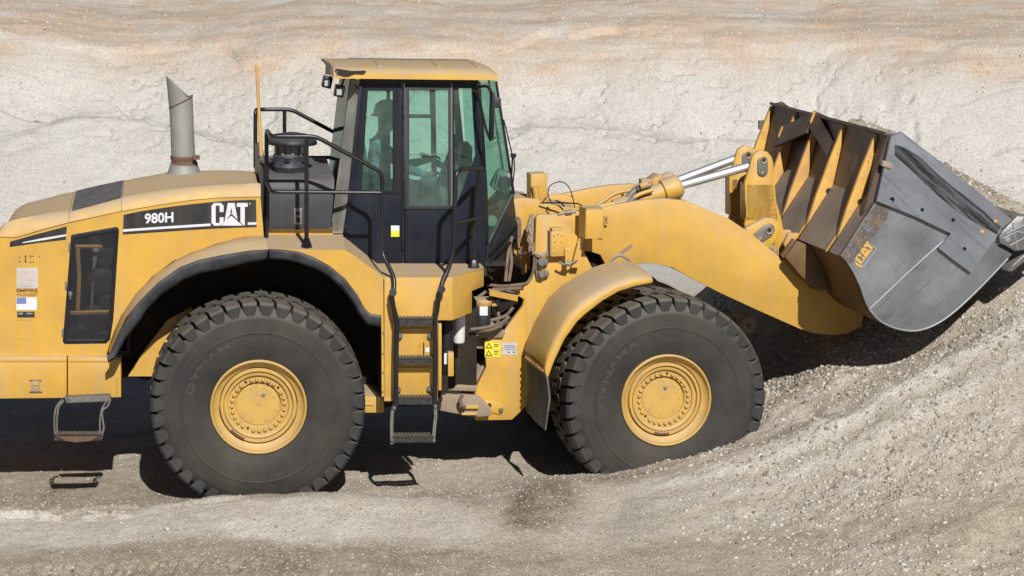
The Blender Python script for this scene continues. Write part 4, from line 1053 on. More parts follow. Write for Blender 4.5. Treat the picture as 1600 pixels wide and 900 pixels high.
# chain and hanging bells
def link_ring(bm, c, r, thick, ang):
    pts = [Vector(c) + Vector((math.cos(ang) * 0, 0, 0)) + Matrix.Rotation(ang, 3, 'Z') @ Vector((r * .55 * math.cos(t), 0, r * math.sin(t))) for t in [2 * math.pi * k / 12 for k in range(13)]]
    tube(bm, pts, thick, 6, cap=False)
bm = B()
ch = [(827,354),(827,362),(828,370),(829,378),(830,386),(832,393)]
for i, (u, v) in enumerate(ch): link_ring(bm, FF.P(u, v, .86), .030, .008, (i % 2) * 1.3 + .2)
tube(bm, [FF.P(833,395,.85),FF.P(845,399,.84),FF.P(852,400,.84)], .014, 8); 
for i, (u, v) in enumerate(((850,400),(855,396),(846,404))): link_ring(bm, FF.P(u, v, .84), .025, .008, i)
chn = obj('chain', bm, M['dusty'], ROOT, F=FF, label='short chain hanging on the front frame')
bm = B()
for (u, v) in ((847,411),(848,429)):
    lathe(bm, FF.P(u - 2, v, .84), [(0,-.03),(.025,-.028),(.036,-.01),(.038,.02),(.03,.05),(0,.05)], 18); lathe(bm, FF.P(u + 4, v - 1, .86), [(0,-.03),(.02,-.028),(.034,-.01),(.036,.02),(0,.04)], 18)
tube(bm, [FF.P(838,405,.86),FF.P(837,420,.86),FF.P(840,436,.86)], .008, 6); sub('coupling', bm, M['chrome2'] if 'chrome2' in M else M['grey'], chn)

# front fender
CR = [(850,575),(856,555),(868,528),(888,493),(910,472),(934,457),(960,443),(988,434),(1018,433)]
LO = [(854,590),(864,562),(880,528),(900,500),(914,487),(940,467),(966,452),(992,444),(1018,439)]
bm = B(); rows = []
for (a, b_) in zip(CR, LO):
    p = FF.P(a[0], a[1], .02); q = FF.P(b_[0], b_[1], .0)
    rows.append([q, Vector((p.x * .5 + q.x * .5, -.004, p.z * .5 + q.z * .5)), p, Vector((p.x, .05, p.z + .02)), Vector((p.x, .40, p.z + .035)), Vector((p.x, .78, p.z + .03))])
solid(bm, rows, (.01, .006, -.014))
ffn = obj('front_fender', bm, M['yellow'], ROOT, F=FF, sharp=60, label='dusty yellow curved fender over the front wheel')
bm = B(); p = FF.P(853,580,.0); q = FF.P(851,672,.02); 
rows = [[Vector((p.x, .0, p.z)), Vector((p.x - .01, .35, p.z + .01)), Vector((p.x, .75, p.z))], [Vector((p.x + .03, .0, p.z - .25)), Vector((p.x + .00, .35, p.z - .25)), Vector((p.x + .02, .75, p.z - .25))], [Vector((q.x, .02, q.z)), Vector((q.x - .02, .35, q.z + .02)), Vector((q.x, .75, q.z + .03))]]
solid(bm, rows, (.015, 0, 0)); fp = sub('mud_flap', bm, M['flap'], ffn, sharp=60)
bm = B(); 
loft(bm, [[Vector((p.x - .006, .0, p.z + .03)), Vector((p.x - .018, .35, p.z + .03)), Vector((p.x - .006, .75, p.z + .03))], [Vector((p.x - .006, .0, p.z - .03)), Vector((p.x - .018, .35, p.z - .03)), Vector((p.x - .006, .75, p.z - .03))]])
for k in range(9): box(bm, (p.x - .018, .05 + k * .08, p.z), (.012,.016,.016))
sub('flap_strip', bm, M['yellow_rough'], ffn)
# far fender
bm = B(); rows = [[Vector((r.x, 3.2, r.z)), Vector((r.x, 3.19, r.z + .07)), Vector((r.x, 2.45, r.z + .08))] for r in [FF.P(a[0], a[1], .02) for a in CR]]
solid(bm, rows, (.01, 0, -.014)); sub('far_side_sheet', bm, M['yellow'], ffn)

# ---- lift arms -----------------------------------------------------------------
ARM = [(855,345),(866,337),(905,330),(943,324),(975,317.5),(1010,312),(1040,310.5),(1072,314),(1104,327),(1137,340.5),(1160,356),(1178,368),(1217,401),(1240,419),(1252,423),(1275,440),(1310,455),(1338,470),(1350,490),(1346,510),(1325,521),(1300,524),(1275,521),(1250,514),(1180,483),(1130,460),(1090,440),(1050,418),(1020,411),(1000,412),(975,416),(950,420),(938,398),(922,393),(905,392),(880,390),(862,380),(852,362)]
bm = B(); plate(bm, FF, ARM, 1.0, 1.08)
arm = obj('lift_arm', bm, M['yellow'], ROOT, F=FF, bevel=.006, label='near yellow lift arm running to the bucket')
bm = B(); q = [Vector((FF.P(u, v, 1.0).x, 0, FF.P(u, v, 1.0).z)) for u, v in ARM]
v0 = [bm.verts.new((p.x, 2.16, p.z)) for p in q]; v1 = [bm.verts.new((p.x, 2.24, p.z)) for p in q]; bm.faces.new(v0); bm.faces.new(list(reversed(v1)))
for i in range(len(q)): bm.faces.new((v0[i], v1[i], v1[(i + 1) % len(q)], v0[(i + 1) % len(q)]))
arm2 = obj('lift_arm', bm, M['yellow'], ROOT, F=FF, bevel=.006, label='far yellow lift arm')
bm = B(); c = FF.P(1085,370,.9); box(bm, (c.x, 1.6, c.z), (.42, 1.10, .34)); sub('cross_tube', bm, M['yellow'], arm, bevel=.06)
# pivot gusset and boss on the near arm
bm = B(); plate(bm, FF, [(950,412),(958,403),(990,380),(992,383),(984,412)], .96, 1.0); c = FF.P(969,411,.96)
lathe(bm, (c.x, .92, c.z), [(0,.0),(.05,.0),(.052,.012),(.075,.012),(.08,.03),(.08,.10)], 24); sub('cylinder_boss', bm, M['yellow_rough'], arm)
bm = B(); tube(bm, [FF.P(952,412,.94),FF.P(958,403,.94),FF.P(968,398,.94),(FF.P(978,402,.94)),FF.P(985,411,.94)], .018, 8, smooth=.03); plate(bm, FF, [(957,404),(986,382),(988,384),(960,408)], .95, .96); sub('boss_guard', bm, M['dusty'], arm)
# lift cylinder (inside, seen through the gap)
bm = B(); tube(bm, [FF.P(830,520,1.05),FF.P(968,411,1.05)], .075, 16); obj('lift_cylinder', bm, M['yellow_rough'], ROOT, F=FF)
# hydraulic lines on top
bm = B()
for pts in ([(905,334,1.05),(925,325,1.05),(960,318,1.05)], [(921,330,1.5),(960,302,1.5),(985,297,1.5),(1012,293,1.5)], [(940,325,1.2),(985,312,1.2),(1000,303,1.2),(1020,297,1.2)]):
    tube(bm, [FF.P(*q) for q in pts], .020, 10, smooth=.05)
obj('hydraulic_line', bm, M['yellow'], ROOT, F=FF)
bm = B(); tube(bm, [FF.P(976,318,1.3),FF.P(985,304,1.3),FF.P(998,293,1.3)], .034, 10, smooth=.05); tube(bm, [FF.P(977,322,1.1),FF.P(990,310,1.15)], .03, 10); tube(bm, [FF.P(996,296,1.25),FF.P(1016,289,1.25)], .030, 10)
obj('hydraulic_hose', bm, M['grey'], ROOT, F=FF)
bm = B()
for pts in ([(856,305,1.3),(857,292,1.3),(865,286,1.3),(878,283,1.3),(888,290,1.3),(894,303,1.3),(898,325,1.3)], [(856,305,1.3),(862,318,1.3),(870,330,1.3)]):
    tube(bm, [FF.P(*q) for q in pts], .005, 6, smooth=.06)
for pts in ([(844,317,1.2),(880,317,1.1),(905,318,1.0),(912,325,.9)], [(868,313,1.2),(876,316,1.2),(882,323,1.2)], [(855,323,1.2),(860,330,1.2)]):
    tube(bm, [FF.P(*q) for q in pts], .007, 6, smooth=.04)
obj('loose_cable', bm, M['rail'], ROOT, F=FF)
bm = B(); tube(bm, [FF.P(858,306,1.35),FF.P(870,303,1.35),FF.P(888,304,1.35),FF.P(905,314,1.3)], .005, 6, smooth=.05); obj('loose_cable', bm, M['rib'], ROOT, F=FF)
bm = B(); tube(bm, [FF.P(872,335,1.0),FF.P(883,332.5,1.0),FF.P(900,331,1.0)], .012, 8); tube(bm, [FF.P(883,332.5,1.0),FF.P(893,331.5,1.0)], .024, 10); obj('cable_coupling', bm, M['grey'], ROOT, F=FF)

# ---- tilt cylinders + levers ------------------------------------------------------
def cyl(y, b0, b1, r0, r1, label):
    bm = B(); c0 = FF.P(*b0, y); c1 = FF.P(*b1, y); d = (c1 - c0).normalized()
    tube(bm, [c0, c1 - d * .09], .085, 24); tube(bm, [c1 - d * .13, c1 + d * .02, c1 + d * .05], [.112,.112,.085], 24)
    o = obj('tilt_cylinder', bm, M['yellow'], ROOT, F=FF, bevel=.004, label=label)
    bm = B(); tube(bm, [c1, FF.P(*r1, y)], .041, 24, cap=True); sub('rod', bm, M['chrome'], o)
    return o
c1_ = cyl(1.32, (960,326), (1056,292), 0, (1176,258), 'near tilt cylinder with bright chrome rod')
c2_ = cyl(1.88, (975,312), (1048,286), 0, (1152,247), 'far tilt cylinder with bright chrome rod')
bm = B(); plate(bm, FF, [(1018,281),(1030,273),(1040,276),(1045,290),(1035,296),(1020,296)], 1.75, 1.95); tube(bm, [FF.P(1000,292,1.2),FF.P(1012,287,1.2)], .035, 8); box(bm, FF.P(1008,285,1.3), (.1,.1,.07)); sub('port_block', bm, M['yellow_rough'], c1_, bevel=.008)
LEV = [(1164,310),(1164,284),(1171,264),(1174,250),(1178,241),(1187,235),(1199,237),(1206,245),(1209,256),(1208,275),(1211,291),(1213,314),(1221,343),(1225,362),(1222,392),(1215,402),(1205,396),(1176,368),(1163,352),(1167,336)]
def lever(y, dx, dv, label, top=True):
    bm = B(); L2 = [(u + dx, v + dv) for u, v in LEV]
    plate(bm, FF, L2, y, y + .05); plate(bm, FF, L2, y + .17, y + .22)
    o = obj('tilt_lever', bm, M['yellow'], ROOT, F=FF, bevel=.008, label=label)
    bm = B(); plate(bm, FF, [(1174+dx,283+dv),(1204+dx,283+dv),(1210+dx,335+dv),(1172+dx,335+dv)], y + .02, y + .03); plate(bm, FF, [(u + dx, v + dv) for u, v in [(1166,288),(1208,288),(1216,345),(1166,345)]], y + .0, y + .19); sub('web', bm, M['yellow'], o, bevel=.01)
    bm = B(); plate(bm, FF, rect(1184+dx,246+dv,1200+dx,275+dv,7), y - .02, y + .0); 
    pl = sub('pin_keeper', bm, M['grey'], o, bevel=.003)
    bm = B(); lathe(bm, FF.P(1193.5+dx,250.5+dv,y-.02), [(.016,-.0),(.032,-.012),(.036,0),(.036,.01)], 16); bolt(bm, FF.P(1191+dx,270+dv,y-.02), .016, .012); sub('pin_boss', bm, M['dusty'], o)
    bm = B(); plate(bm, FF, circ(1193.5+dx,250.5+dv,3,12), y - .0225, y - .0205); sub('pin_hole', bm, M['dark'], o)
    return o
l1 = lever(1.22, 0, 0, 'near tilt lever with grey pin plates')
l2 = lever(1.80, -24, -8, 'far tilt lever, half in shadow')
# lower pivot link on the near lever
bm = B(); LK = [(1160,372),(1166,356),(1196,341),(1208,341),(1218,348),(1221,360),(1214,374),(1200,392),(1190,398)]
plate(bm, FF, LK, 1.12, 1.20); lk = obj('bucket_link', bm, M['yellow'], ROOT, F=FF, bevel=.012)
bm = B(); plate(bm, FF, [(1177,367),(1192,354),(1202,349),(1209,352),(1211,360),(1207,368),(1187,381),(1180,377)], 1.10, 1.12); sub('pin_keeper', bm, M['grey'], lk, bevel=.003)
bm = B(); lathe(bm, FF.P(1202,360,1.10), [(.018,-.0),(.036,-.014),(.042,0),(.042,.01)], 16); bolt(bm, FF.P(1187,372,1.10), .022, .014); sub('pin_boss', bm, M['dusty'], lk)
bm = B(); plate(bm, FF, circ(1202,360,3.6,12), 1.097, 1.099); sub('pin_hole', bm, M['dark'], lk)
bm = B(); tube(bm, [FF.P(1200,385,1.15),FF.P(1207,388,1.15),FF.P(1211,396,1.15),FF.P(1209,404,1.15)], .03, 10); sub('hose_end', bm, M['dusty'], lk)

# ---- bucket ----------------------------------------------------------------------
Y0 = -.10; Y1 = 3.14
BACK = [(1392,211),(1382,262),(1371,311),(1342,356),(1314,400)]
def crom(p, n=4):
    q = [p[0]] + p + [p[-1]]; o = []
    for i in range(1, len(q) - 2):
        for k in range(n):
            t = k / n; o.append(tuple(.5 * ((2*q[i][j]) + (-q[i-1][j]+q[i+1][j])*t + (2*q[i-1][j]-5*q[i][j]+4*q[i+1][j]-q[i+2][j])*t*t + (-q[i-1][j]+3*q[i][j]-3*q[i+1][j]+q[i+2][j])*t**3) for j in (0,1)))
    return o + [p[-1]]
BELLY = [(1322,408),(1333,425),(1342,444),(1346,454),(1349,464),(1358,484),(1375,502),(1400,514),(1430,518),(1460,509),(1490,489),(1530,452),(1582,398)]
BELLY = BELLY[:4] + crom(BELLY[4:], 4)
shell = BACK + BELLY
bm = B(); pr = [FF.P(u, v, Y0) for u, v in shell]
rows = [[Vector((p.x, y, p.z)) for y in (Y0 + .04, .8, 1.6, 2.4, Y1)] for p in pr]
# thickness: inner copy offset inward (towards the opening)
inn = []
for i, p in enumerate(pr):
    a = pr[max(i - 1, 0)]; b_ = pr[min(i + 1, len(pr) - 1)]; d = (b_ - a).normalized(); n = Vector((-d.z, 0, d.x)) 
    if (FF.P(1450, 380, Y0) - p).dot(n) < 0: n = -n
    inn.append(p + n * .03)
va = loft(bm, rows); vb = loft(bm, [[Vector((p.x, y, p.z)) for y in (Y0 + .04, .8, 1.6, 2.4, Y1)] for p in inn])
for a, b_ in ((va[0], vb[0]), (va[-1], vb[-1]), ([r[0] for r in va], [r[0] for r in vb]), ([r[-1] for r in va], [r[-1] for r in vb])):
    for i in range(len(a) - 1): bm.faces.new((a[i], a[i+1], b_[i+1], b_[i]))
bmesh.ops.recalc_face_normals(bm, faces=bm.faces[:])
buck = obj('bucket', bm, [M['backsteel']], ROOT, F=FF, sharp=45, label='big curled bucket with grey sides and brown ribbed back')
# worn yellow paint skin over the belly, its underside shade painted in
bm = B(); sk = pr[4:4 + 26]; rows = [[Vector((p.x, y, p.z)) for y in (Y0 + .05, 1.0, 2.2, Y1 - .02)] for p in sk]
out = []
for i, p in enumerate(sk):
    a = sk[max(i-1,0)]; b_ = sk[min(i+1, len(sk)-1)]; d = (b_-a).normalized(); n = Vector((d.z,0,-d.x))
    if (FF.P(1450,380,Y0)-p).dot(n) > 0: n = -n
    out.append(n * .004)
loft(bm, [[q + o_ for q in r] for r, o_ in zip(rows, out)]); sub('belly_sheet', bm, M['shade_yellow'], buck, sharp=50)
bm = B(); rows = [[Vector((p.x, y, p.z)) + Vector((-.004, 0, -.003)) for y in (Y0 + .05, Y1 - .02)] for p in pr[2:5]]; loft(bm, rows); sub('lower_back_sheet', bm, M['litback'], buck)  # overlay in a painted lit tone on the back's lower slope
SIDE = [(1392,211),(1409,207),(1578,341),(1588,352),(1553,380),(1582,397)] + list(reversed(BELLY[:-1])) + [(1314,400),(1342,356),(1371,311),(1382,262)]
bm = B(); plate(bm, FF, SIDE, Y0, Y0 + .04); sp1 = sub('side_plate', bm, M['bside'] if 'bside' in M else M['steel'], buck, bevel=.006)
bm = B(); ps = [FF.P(u, v, Y0) for u, v in SIDE]; slab(bm, [[Vector((p.x, 0, p.z)) for p in ps]], Y1, Y1 + .04); sub('side_plate', bm, M['backsteel'], buck)
WEAR = [(1393,213),(1409,206),(1475,257),(1530,301),(1578,341),(1548,383),(1517,426),(1491,407),(1467,388),(1486,365),(1430,338),(1370,314)]
HO_ = [circ(1394,312,4.2,12),circ(1441,328,3.2,10),circ(1489,344,3.2,10),circ(1507,389,3.2,10),circ(1535,361,3.2,10),circ(1556,345,3.2,10)]
bm = B(); plate(bm, FF, WEAR, Y0 - .045, Y0 - .002, holes=HO_); wp = sub('wear_plate', bm, M['steel2'], buck, bevel=.0)
bm = B(); plate(bm, FF, [(1371,317),(1390,323),(1386,342),(1366,368),(1350,384),(1336,402),(1330,412),(1322,406),(1316,400),(1343,357)], Y0 - .003, Y0 - .0); sub('scuffed_paint', bm, M['scuff'], buck)
bm = B(); 
for q in ((1535,361),(1556,345)): plate(bm, FF, circ(q[0], q[1], 3.2, 10), Y0 - .04, Y0 - .003)
sub('plug', bm, M['rib'], buck)
bm = B(); tube(bm, [FF.P(1486,366,Y0-.006),FF.P(1420,425,Y0-.006),FF.P(1359,483,Y0-.006)], .009, 6); tube(bm, [FF.P(u, v - 1, Y0) for u, v in crom([(1358,484),(1375,502),(1400,514),(1430,518),(1460,509),(1490,489),(1530,452),(1575,405)], 5)], .009, 6); sub('weld_seam', bm, M['steel'], buck)
# scrape band across the wear plate
bm = B(); sc1 = [(1398,226),(1412,230),(1440,246),(1465,272),(1490,293),(1515,312),(1540,333),(1563,356),(1558,366),(1535,354),(1510,340),(1490,326),(1465,305),(1440,281),(1420,262),(1398,243)]
plate(bm, FF, sc1, Y0 - .0475, Y0 - .0455); sub('scrape_mark', bm, M['scrape'], buck)
# teeth corner and cutting edge
bm = B(); plate(bm, FF, [(1561,371),(1566,362),(1590,338),(1612,338),(1640,352),(1640,372),(1605,390),(1587,393),(1575,386),(1562,380)], Y0 - .06, Y0 + .12); tt = sub('corner_tooth', bm, M['tooth'], buck, bevel=.012)
bm = B(); plate(bm, FF, circ(1574.5,374,4,12), Y0 - .066, Y0 - .058)
for q in ([(1572,366),(1600,352),(1640,360)], [(1567,373),(1590,362),(1630,372)], [(1578,384),(1600,372),(1630,380)], [(1582,348),(1590,390)], [(1600,340),(1606,388)]):
    tube(bm, [FF.P(u, v, Y0 - .062) for u, v in q], .008, 6)
sub('tooth_ridge', bm, M['steel'], buck)
bm = B(); plate(bm, FF, [(1575,424),(1585,412),(1612,388),(1655,352),(1658,358),(1615,398),(1582,424)], Y0 - .02, Y1 + .05); sub('cutting_edge', bm, M['tooth'], buck, bevel=.005)
for k in range(7):
    y = .35 + k * .46; bm = B(); plate(bm, FF, [(1590,408),(1605,392),(1650,350),(1690,325),(1660,362),(1612,402)], y, y + .14); sub('tooth', bm, M['tooth'], buck, bevel=.01)
# top lip, far ear
bm = B(); a = FF.P(1392,211,Y0); 
CHN = (FF.P(1314,400,Y0) - FF.P(1392,211,Y0)).normalized(); NRM = Vector((CHN.z, 0, -CHN.x)); NRM = NRM if NRM.x < 0 else -NRM
def bk(t, y, off):
    v = 211 + t * 189; pts = [(1392,211),(1382,262),(1371,311),(1342,356),(1314,400)]
    if v < 211: u = 1392 - (v - 211) * .2
    elif v > 400: u = 1314 - (v - 400) * .6
    else: u = float(np.interp(v, [q[1] for q in pts], [q[0] for q in pts]))
    p = FF.P(u, v, Y0) + NRM * off; return Vector((p.x, y, p.z))
def nearpx(pts, y): return [Vector((FF.P(u, v, Y0).x, y, FF.P(u, v, Y0).z)) for u, v in pts]
nrm = bk(0,0,1) - bk(0,0,0); dwn = (bk(1,0,0) - bk(0,0,0)).normalized()
def bkbox(bm, t, y0, y1, off0, off1, h):
    c = [bk(t, y0, off0), bk(t, y1, off0), bk(t, y1, off1), bk(t, y0, off1)]
    quadslab(bm, c, dwn * h)
bkbox(bm, -.01, Y0 + .04, Y1, -.05, .04, .03); sub('top_lip', bm, M['backsteel'], buck, bevel=.005)
bm = B(); quadslab(bm, nearpx([(1391,210),(1370,272),(1352,334),(1371,312),(1382,262),(1393,212)], Y0+.045), (0,.05,0)); sub('side_flange', bm, M['backsteel'], buck)
# ribs
RIBS = [.20, 1.03, 1.72, 2.38, 3.12]
for i, y in enumerate(RIBS):
    bm = B(); slab(bm, [nearpx([(1387,215),(1364,272),(1341,334),(1329,372),(1317,402),(1312,401),(1341,357),(1370,312),(1381,262),(1391,215)], y)], y, y + .05); sub('rib', bm, M['rib'], buck, bevel=.004)
for y in RIBS[:2]:
    bm = B(); c = nearpx([(1363,322)], y)[0]; lathe(bm, (c.x, y - .006, c.z), [(0,0),(.028,0),(.03,.004)], 14); sub('rib_hole', bm, M['dark'], buck)
    bm = B(); c = nearpx([(1361,329),(1370,331),(1372,338)], y - .012); tube(bm, c, .008, 6); sub('rib_weld', bm, M['steel'], buck)
# chevron stop beams
def beam(y0, t0, y1, t1, h, o1=.34):
    bm = B(); quadslab(bm, [bk(t0, y0, .02), bk(t0, y0, o1), bk(t1, y1, o1), bk(t1, y1, .02)], dwn * .035)
    quadslab(bm, [bk(t0, y0, o1), bk(t1, y1, o1), bk(t1, y1, o1) + dwn * h, bk(t0, y0, o1) + dwn * h], nrm * -.035)
    return sub('stop_beam', bm, M['backsteel'], buck, bevel=.008)
A_, B_, C_ = FF.P(1222,197,2.50), FF.P(1273,174,1.75), FF.P(1314,238,1.05)
dpt = NRM * -.30
for p, q in ((A_, B_), (B_, C_)):
    h_ = .22 if p is A_ else .16; bm = B(); quadslab(bm, [p, q, q + dpt, p + dpt], dwn * .03); quadslab(bm, [p, q, q + dwn * h_, p + dwn * h_], NRM * -.03); sub('stop_beam', bm, M['backsteel'], buck, bevel=.006)
bm = B()
for p in (A_ + Vector((0,-.04,0)), B_ + Vector((0,-.02,0)), C_ + Vector((0,.06,0))):
    quadslab(bm, [p + NRM * .012, p + dwn * .10 + NRM * .012, p + dwn * .22 - NRM * .06, p + dwn * .03 - NRM * .10], (0,.035,0))
sub('beam_gusset', bm, M['rib'], buck)
# side tabs and hinge lugs
bm = B(); box(bm, FF.P(1385,257,Y0-.03), (.10,.06,.05), Matrix.Rotation(rad(20),3,'Y')); sub('tab', bm, M['dusty'], buck, bevel=.004)
bm = B(); box(bm, bk(.22, Y1 + .06, .06), (.07,.04,.09)); sub('tab', bm, M['grey'], buck)
for y in (1.08, 1.30, 1.85, 2.06):
    bm = B(); quadslab(bm, nearpx([(1316,392),(1322,404),(1316,430),(1302,432),(1292,410),(1300,392)], y), (0,.05,0)); sub('hinge_lug', bm, M['yellow_rough'], buck, bevel=.006)
bm = B(); quadslab(bm, [FF.P(1226,364,1.5),FF.P(1258,384,1.3),FF.P(1248,397,1.3),FF.P(1222,384,1.5)], (.05,.10,.03)); sub('stop_block', bm, M['dusty'], buck, bevel=.012)
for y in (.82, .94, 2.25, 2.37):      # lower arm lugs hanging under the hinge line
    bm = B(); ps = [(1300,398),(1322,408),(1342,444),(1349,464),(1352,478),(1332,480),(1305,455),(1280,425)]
    q = [FF.P(u, v, Y0) for u, v in ps]; slab(bm, [[Vector((p.x, 0, p.z)) for p in q]], y, y + .05); sub('hinge_lug', bm, M['shade_yellow'], buck, bevel=.006)
# raised logo on the side
bm = B(); cat_on(bm, FF, (1346,413), (1366,385), (1335.5,404.5), Y0 - .012, Y0 - .001); sub('maker_logo', bm, M['rib'], buck)
bm = B(); fr0 = [(1333.5,405.5),(1358,379),(1371,389),(1350,417)]; fr1 = [(1336,405.5),(1358.5,381.5),(1368,389.5),(1349,413.5)]
plate(bm, FF, fr0, Y0 - .010, Y0 - .001, holes=[fr1]); sub('logo_frame', bm, M['steel'], buck)
bm = B(); plate(bm, FF, [(1335,402),(1349,414),(1352,417),(1345,418),(1338,414),(1335,408)], Y0 - .003, Y0 - .0); sub('paint_patch', bm, M['rib'], buck)
bm = B(); c = FF.P(1164,505,1.6); lathe(bm, (c.x, 1.5, c.z), [(.022,0),(.05,-.01),(.062,0),(.085,.0),(.085,.3)], 20); plate(bm, FF, [(1152,497),(1163,492),(1182,500),(1180,514),(1166,519),(1152,510)], 1.52, 1.7); obj('arm_lug', bm, M['dusty'], ROOT, F=FF, bevel=.004)

# ---- operator ---------------------------------------------------------------------
def skin_person():
    me = bpy.data.meshes.new('person')
    def W(u, v, y): return FR.P(u, v, y)
    J = [('pelvis', W(592,303,1.62), .15), ('waist', W(590,280,1.62), .135), ('chest', W(590,245,1.62), .15), ('neck0', W(596,216,1.62), .075), ('neck', W(599,208,1.62), .055), ('head0', W(603,198,1.62), .078), ('head', W(605,185,1.62), .098), ('crown', W(604,174,1.62), .082),
         ('lsh', W(593,226,1.44), .07), ('lel', W(632,262,1.36), .052), ('lwr', W(668,274,1.45), .032), ('lha', W(677,272,1.48), .036),
         ('rsh', W(593,226,1.80), .07), ('rel', W(630,258,1.90), .052), ('rwr', W(668,250,1.80), .032), ('rha', W(676,247,1.77), .036),
         ('lhip', W(600,306,1.52), .10), ('lkn', W(655,308,1.50), .075), ('lan', W(672,372,1.50), .05), ('lto', W(690,382,1.50), .045),
         ('rhip', W(600,306,1.72), .10), ('rkn', W(655,308,1.76), .075), ('ran', W(672,372,1.76), .05), ('rto', W(690,382,1.76), .045)]
    ix = {j[0]: i for i, j in enumerate(J)}
    E = [('pelvis','waist'),('waist','chest'),('chest','neck0'),('neck0','neck'),('neck','head0'),('head0','head'),('head','crown'),('chest','lsh'),('lsh','lel'),('lel','lwr'),('lwr','lha'),('chest','rsh'),('rsh','rel'),('rel','rwr'),('rwr','rha'),('pelvis','lhip'),('lhip','lkn'),('lkn','lan'),('lan','lto'),('pelvis','rhip'),('rhip','rkn'),('rkn','ran'),('ran','rto')]
    org = W(592,330,1.62)
    verts = [FR.M @ j[1] - FR.M @ org for j in J]; edges = [(ix[a], ix[b]) for a, b in E]; rr = [j[2] for j in J]
    # fingers: five short chains from each hand round the wheel rim
    for h, s in (('lha', -1), ('rha', 1)):
        base = verts[ix[h]]
        for k in range(5):
            dy = (k - 2) * .018; L0 = .04 if k in (0, 4) else .05
            if k == 0: pts = [base + Vector((.01, -s * .035, .01)), base + Vector((.035, -s * .045, .012)), base + Vector((.05, -s * .04, 0))]
            else: pts = [base + Vector((.028, dy, .008)), base + Vector((.028 + L0 * .7, dy, .004)), base + Vector((.03 + L0 * .8, dy, -.026))]
            i0 = len(verts); verts += pts; rr += [.010, .009, .008]; edges += [(ix[h], i0), (i0, i0 + 1), (i0 + 1, i0 + 2)]
    me.from_pydata([tuple(v) for v in verts], edges, [])
    o = bpy.data.objects.new('person', me); COL.objects.link(o); o.location = FR.M @ org
    sk = o.modifiers.new('Skin', 'SKIN'); sb = o.modifiers.new('Subsurf', 'SUBSURF'); sb.levels = sb.render_levels = 2
    for i, d in enumerate(me.skin_vertices[0].data): d.radius = (rr[i], rr[i]); d.use_root = (i == 0)
    dg = bpy.context.evaluated_depsgraph_get(); m2 = bpy.data.meshes.new_from_object(o.evaluated_get(dg)); o.modifiers.clear(); o.data = m2; m2.name = 'person'
    for m in (M['vest'], M['shirt'], M['skin'], M['jeans']): m2.materials.append(m)
    zsh = verts[ix['neck']].z; xs0 = verts[ix['lwr']].x; xel = verts[ix['lsh']].x
    for p in m2.polygons:
        c = p.center; p.use_smooth = True
        if c.z > zsh - .02: p.material_index = 2
        elif c.x > xs0 - .01 and c.z > .20: p.material_index = 2
        elif c.z < .17: p.material_index = 3
        elif abs(c.y - verts[0].y) > .15 or c.x > xel + .15: p.material_index = 1
        else: p.material_index = 0
    setprops(o, 'operator in plaid sleeves and pale hard hat seated in the cab, hands on wheel', 'person')
    hd = FR.M @ W(605,182,1.62) - o.location
    def child(name, bm, m):
        for f in bm.faces: f.smooth = True
        mm = bpy.data.meshes.new(name); bm.to_mesh(mm); bm.free(); mm.materials.append(m); c = bpy.data.objects.new(name, mm); COL.objects.link(c); c.parent = o; return c
    bm = B(); lathe(bm, (hd.x, hd.y, hd.z + .015), [(.155,-.002),(.158,.004),(.125,.015),(.122,.05),(.105,.10),(.06,.135),(0,.145)], 28, axis='z'); child('hard_hat', bm, M['hat'])
    bm = B()
    bmesh.ops.create_cone(bm, segments=6, radius1=.016, radius2=.006, depth=.04, matrix=Matrix.Translation((hd.x + .105, hd.y, hd.z - .045)) @ Matrix.Rotation(rad(70), 4, 'Y')); child('nose', bm, M['skin'])
    for s in (-1, 1):
        bm = B(); bmesh.ops.create_uvsphere(bm, u_segments=10, v_segments=8, radius=.013, matrix=Matrix.Translation((hd.x + .088, hd.y + s * .034, hd.z - .02))); child('eye', bm, M['rail'])
        bm = B(); bmesh.ops.create_uvsphere(bm, u_segments=8, v_segments=6, radius=.028, matrix=Matrix.Translation((hd.x, hd.y + s * .098, hd.z - .03)) @ Matrix.Diagonal((.8,.4,1.1,1))); child('ear', bm, M['skin'])
    bm = B(); box(bm, (hd.x + .094, hd.y, hd.z - .075), (.012,.05,.01)); child('mouth', bm, M['rust'])
skin_person()
# =================================================================== TERRAIN
FWD = Frame((0, 0, 0), 0, 0)
def hash2(ix, iy, seed):
    h = (ix * 374761393 + iy * 668265263 + seed * 974711) & 0xffffffff
    h = ((h ^ (h >> 13)) * 1274126177) & 0xffffffff
    return ((h ^ (h >> 16)) & 0xffff) / 65535.0
def vn(x, y, seed=0):
    x = np.asarray(x, float); y = np.asarray(y, float)
    ix = np.floor(x).astype(np.int64); iy = np.floor(y).astype(np.int64); fx = x - ix; fy = y - iy
    fx = fx * fx * (3 - 2 * fx); fy = fy * fy * (3 - 2 * fy)
    a = hash2(ix, iy, seed); b = hash2(ix + 1, iy, seed); c = hash2(ix, iy + 1, seed); d = hash2(ix + 1, iy + 1, seed)
    return (a + (b - a) * fx) * (1 - fy) + (c + (d - c) * fx) * fy - .5
def fbm(x, y, f, n=4, seed=0, g=.55):
    s = 0; a = 1
    for k in range(n):
        s = s + a * vn(x * f + k * 17.3, y * f + k * 9.1, seed + k); a *= g; f *= 2.03
    return s
CP = []
def cp(x, y, z): CP.append((x, y, z))
def cpx(u, v, y): p = FWD.P(u, v, y); CP.append((p.x, p.y, p.z))
for x in (-7, -4.6, -3.4): 
    for y, z in ((-4, -.1), (-2.2, -.03), (-1, .02), (-.35, .04), (.4, -.01), (1.5, -.02), (4, 0), (8, 0)): cp(x, y, z)
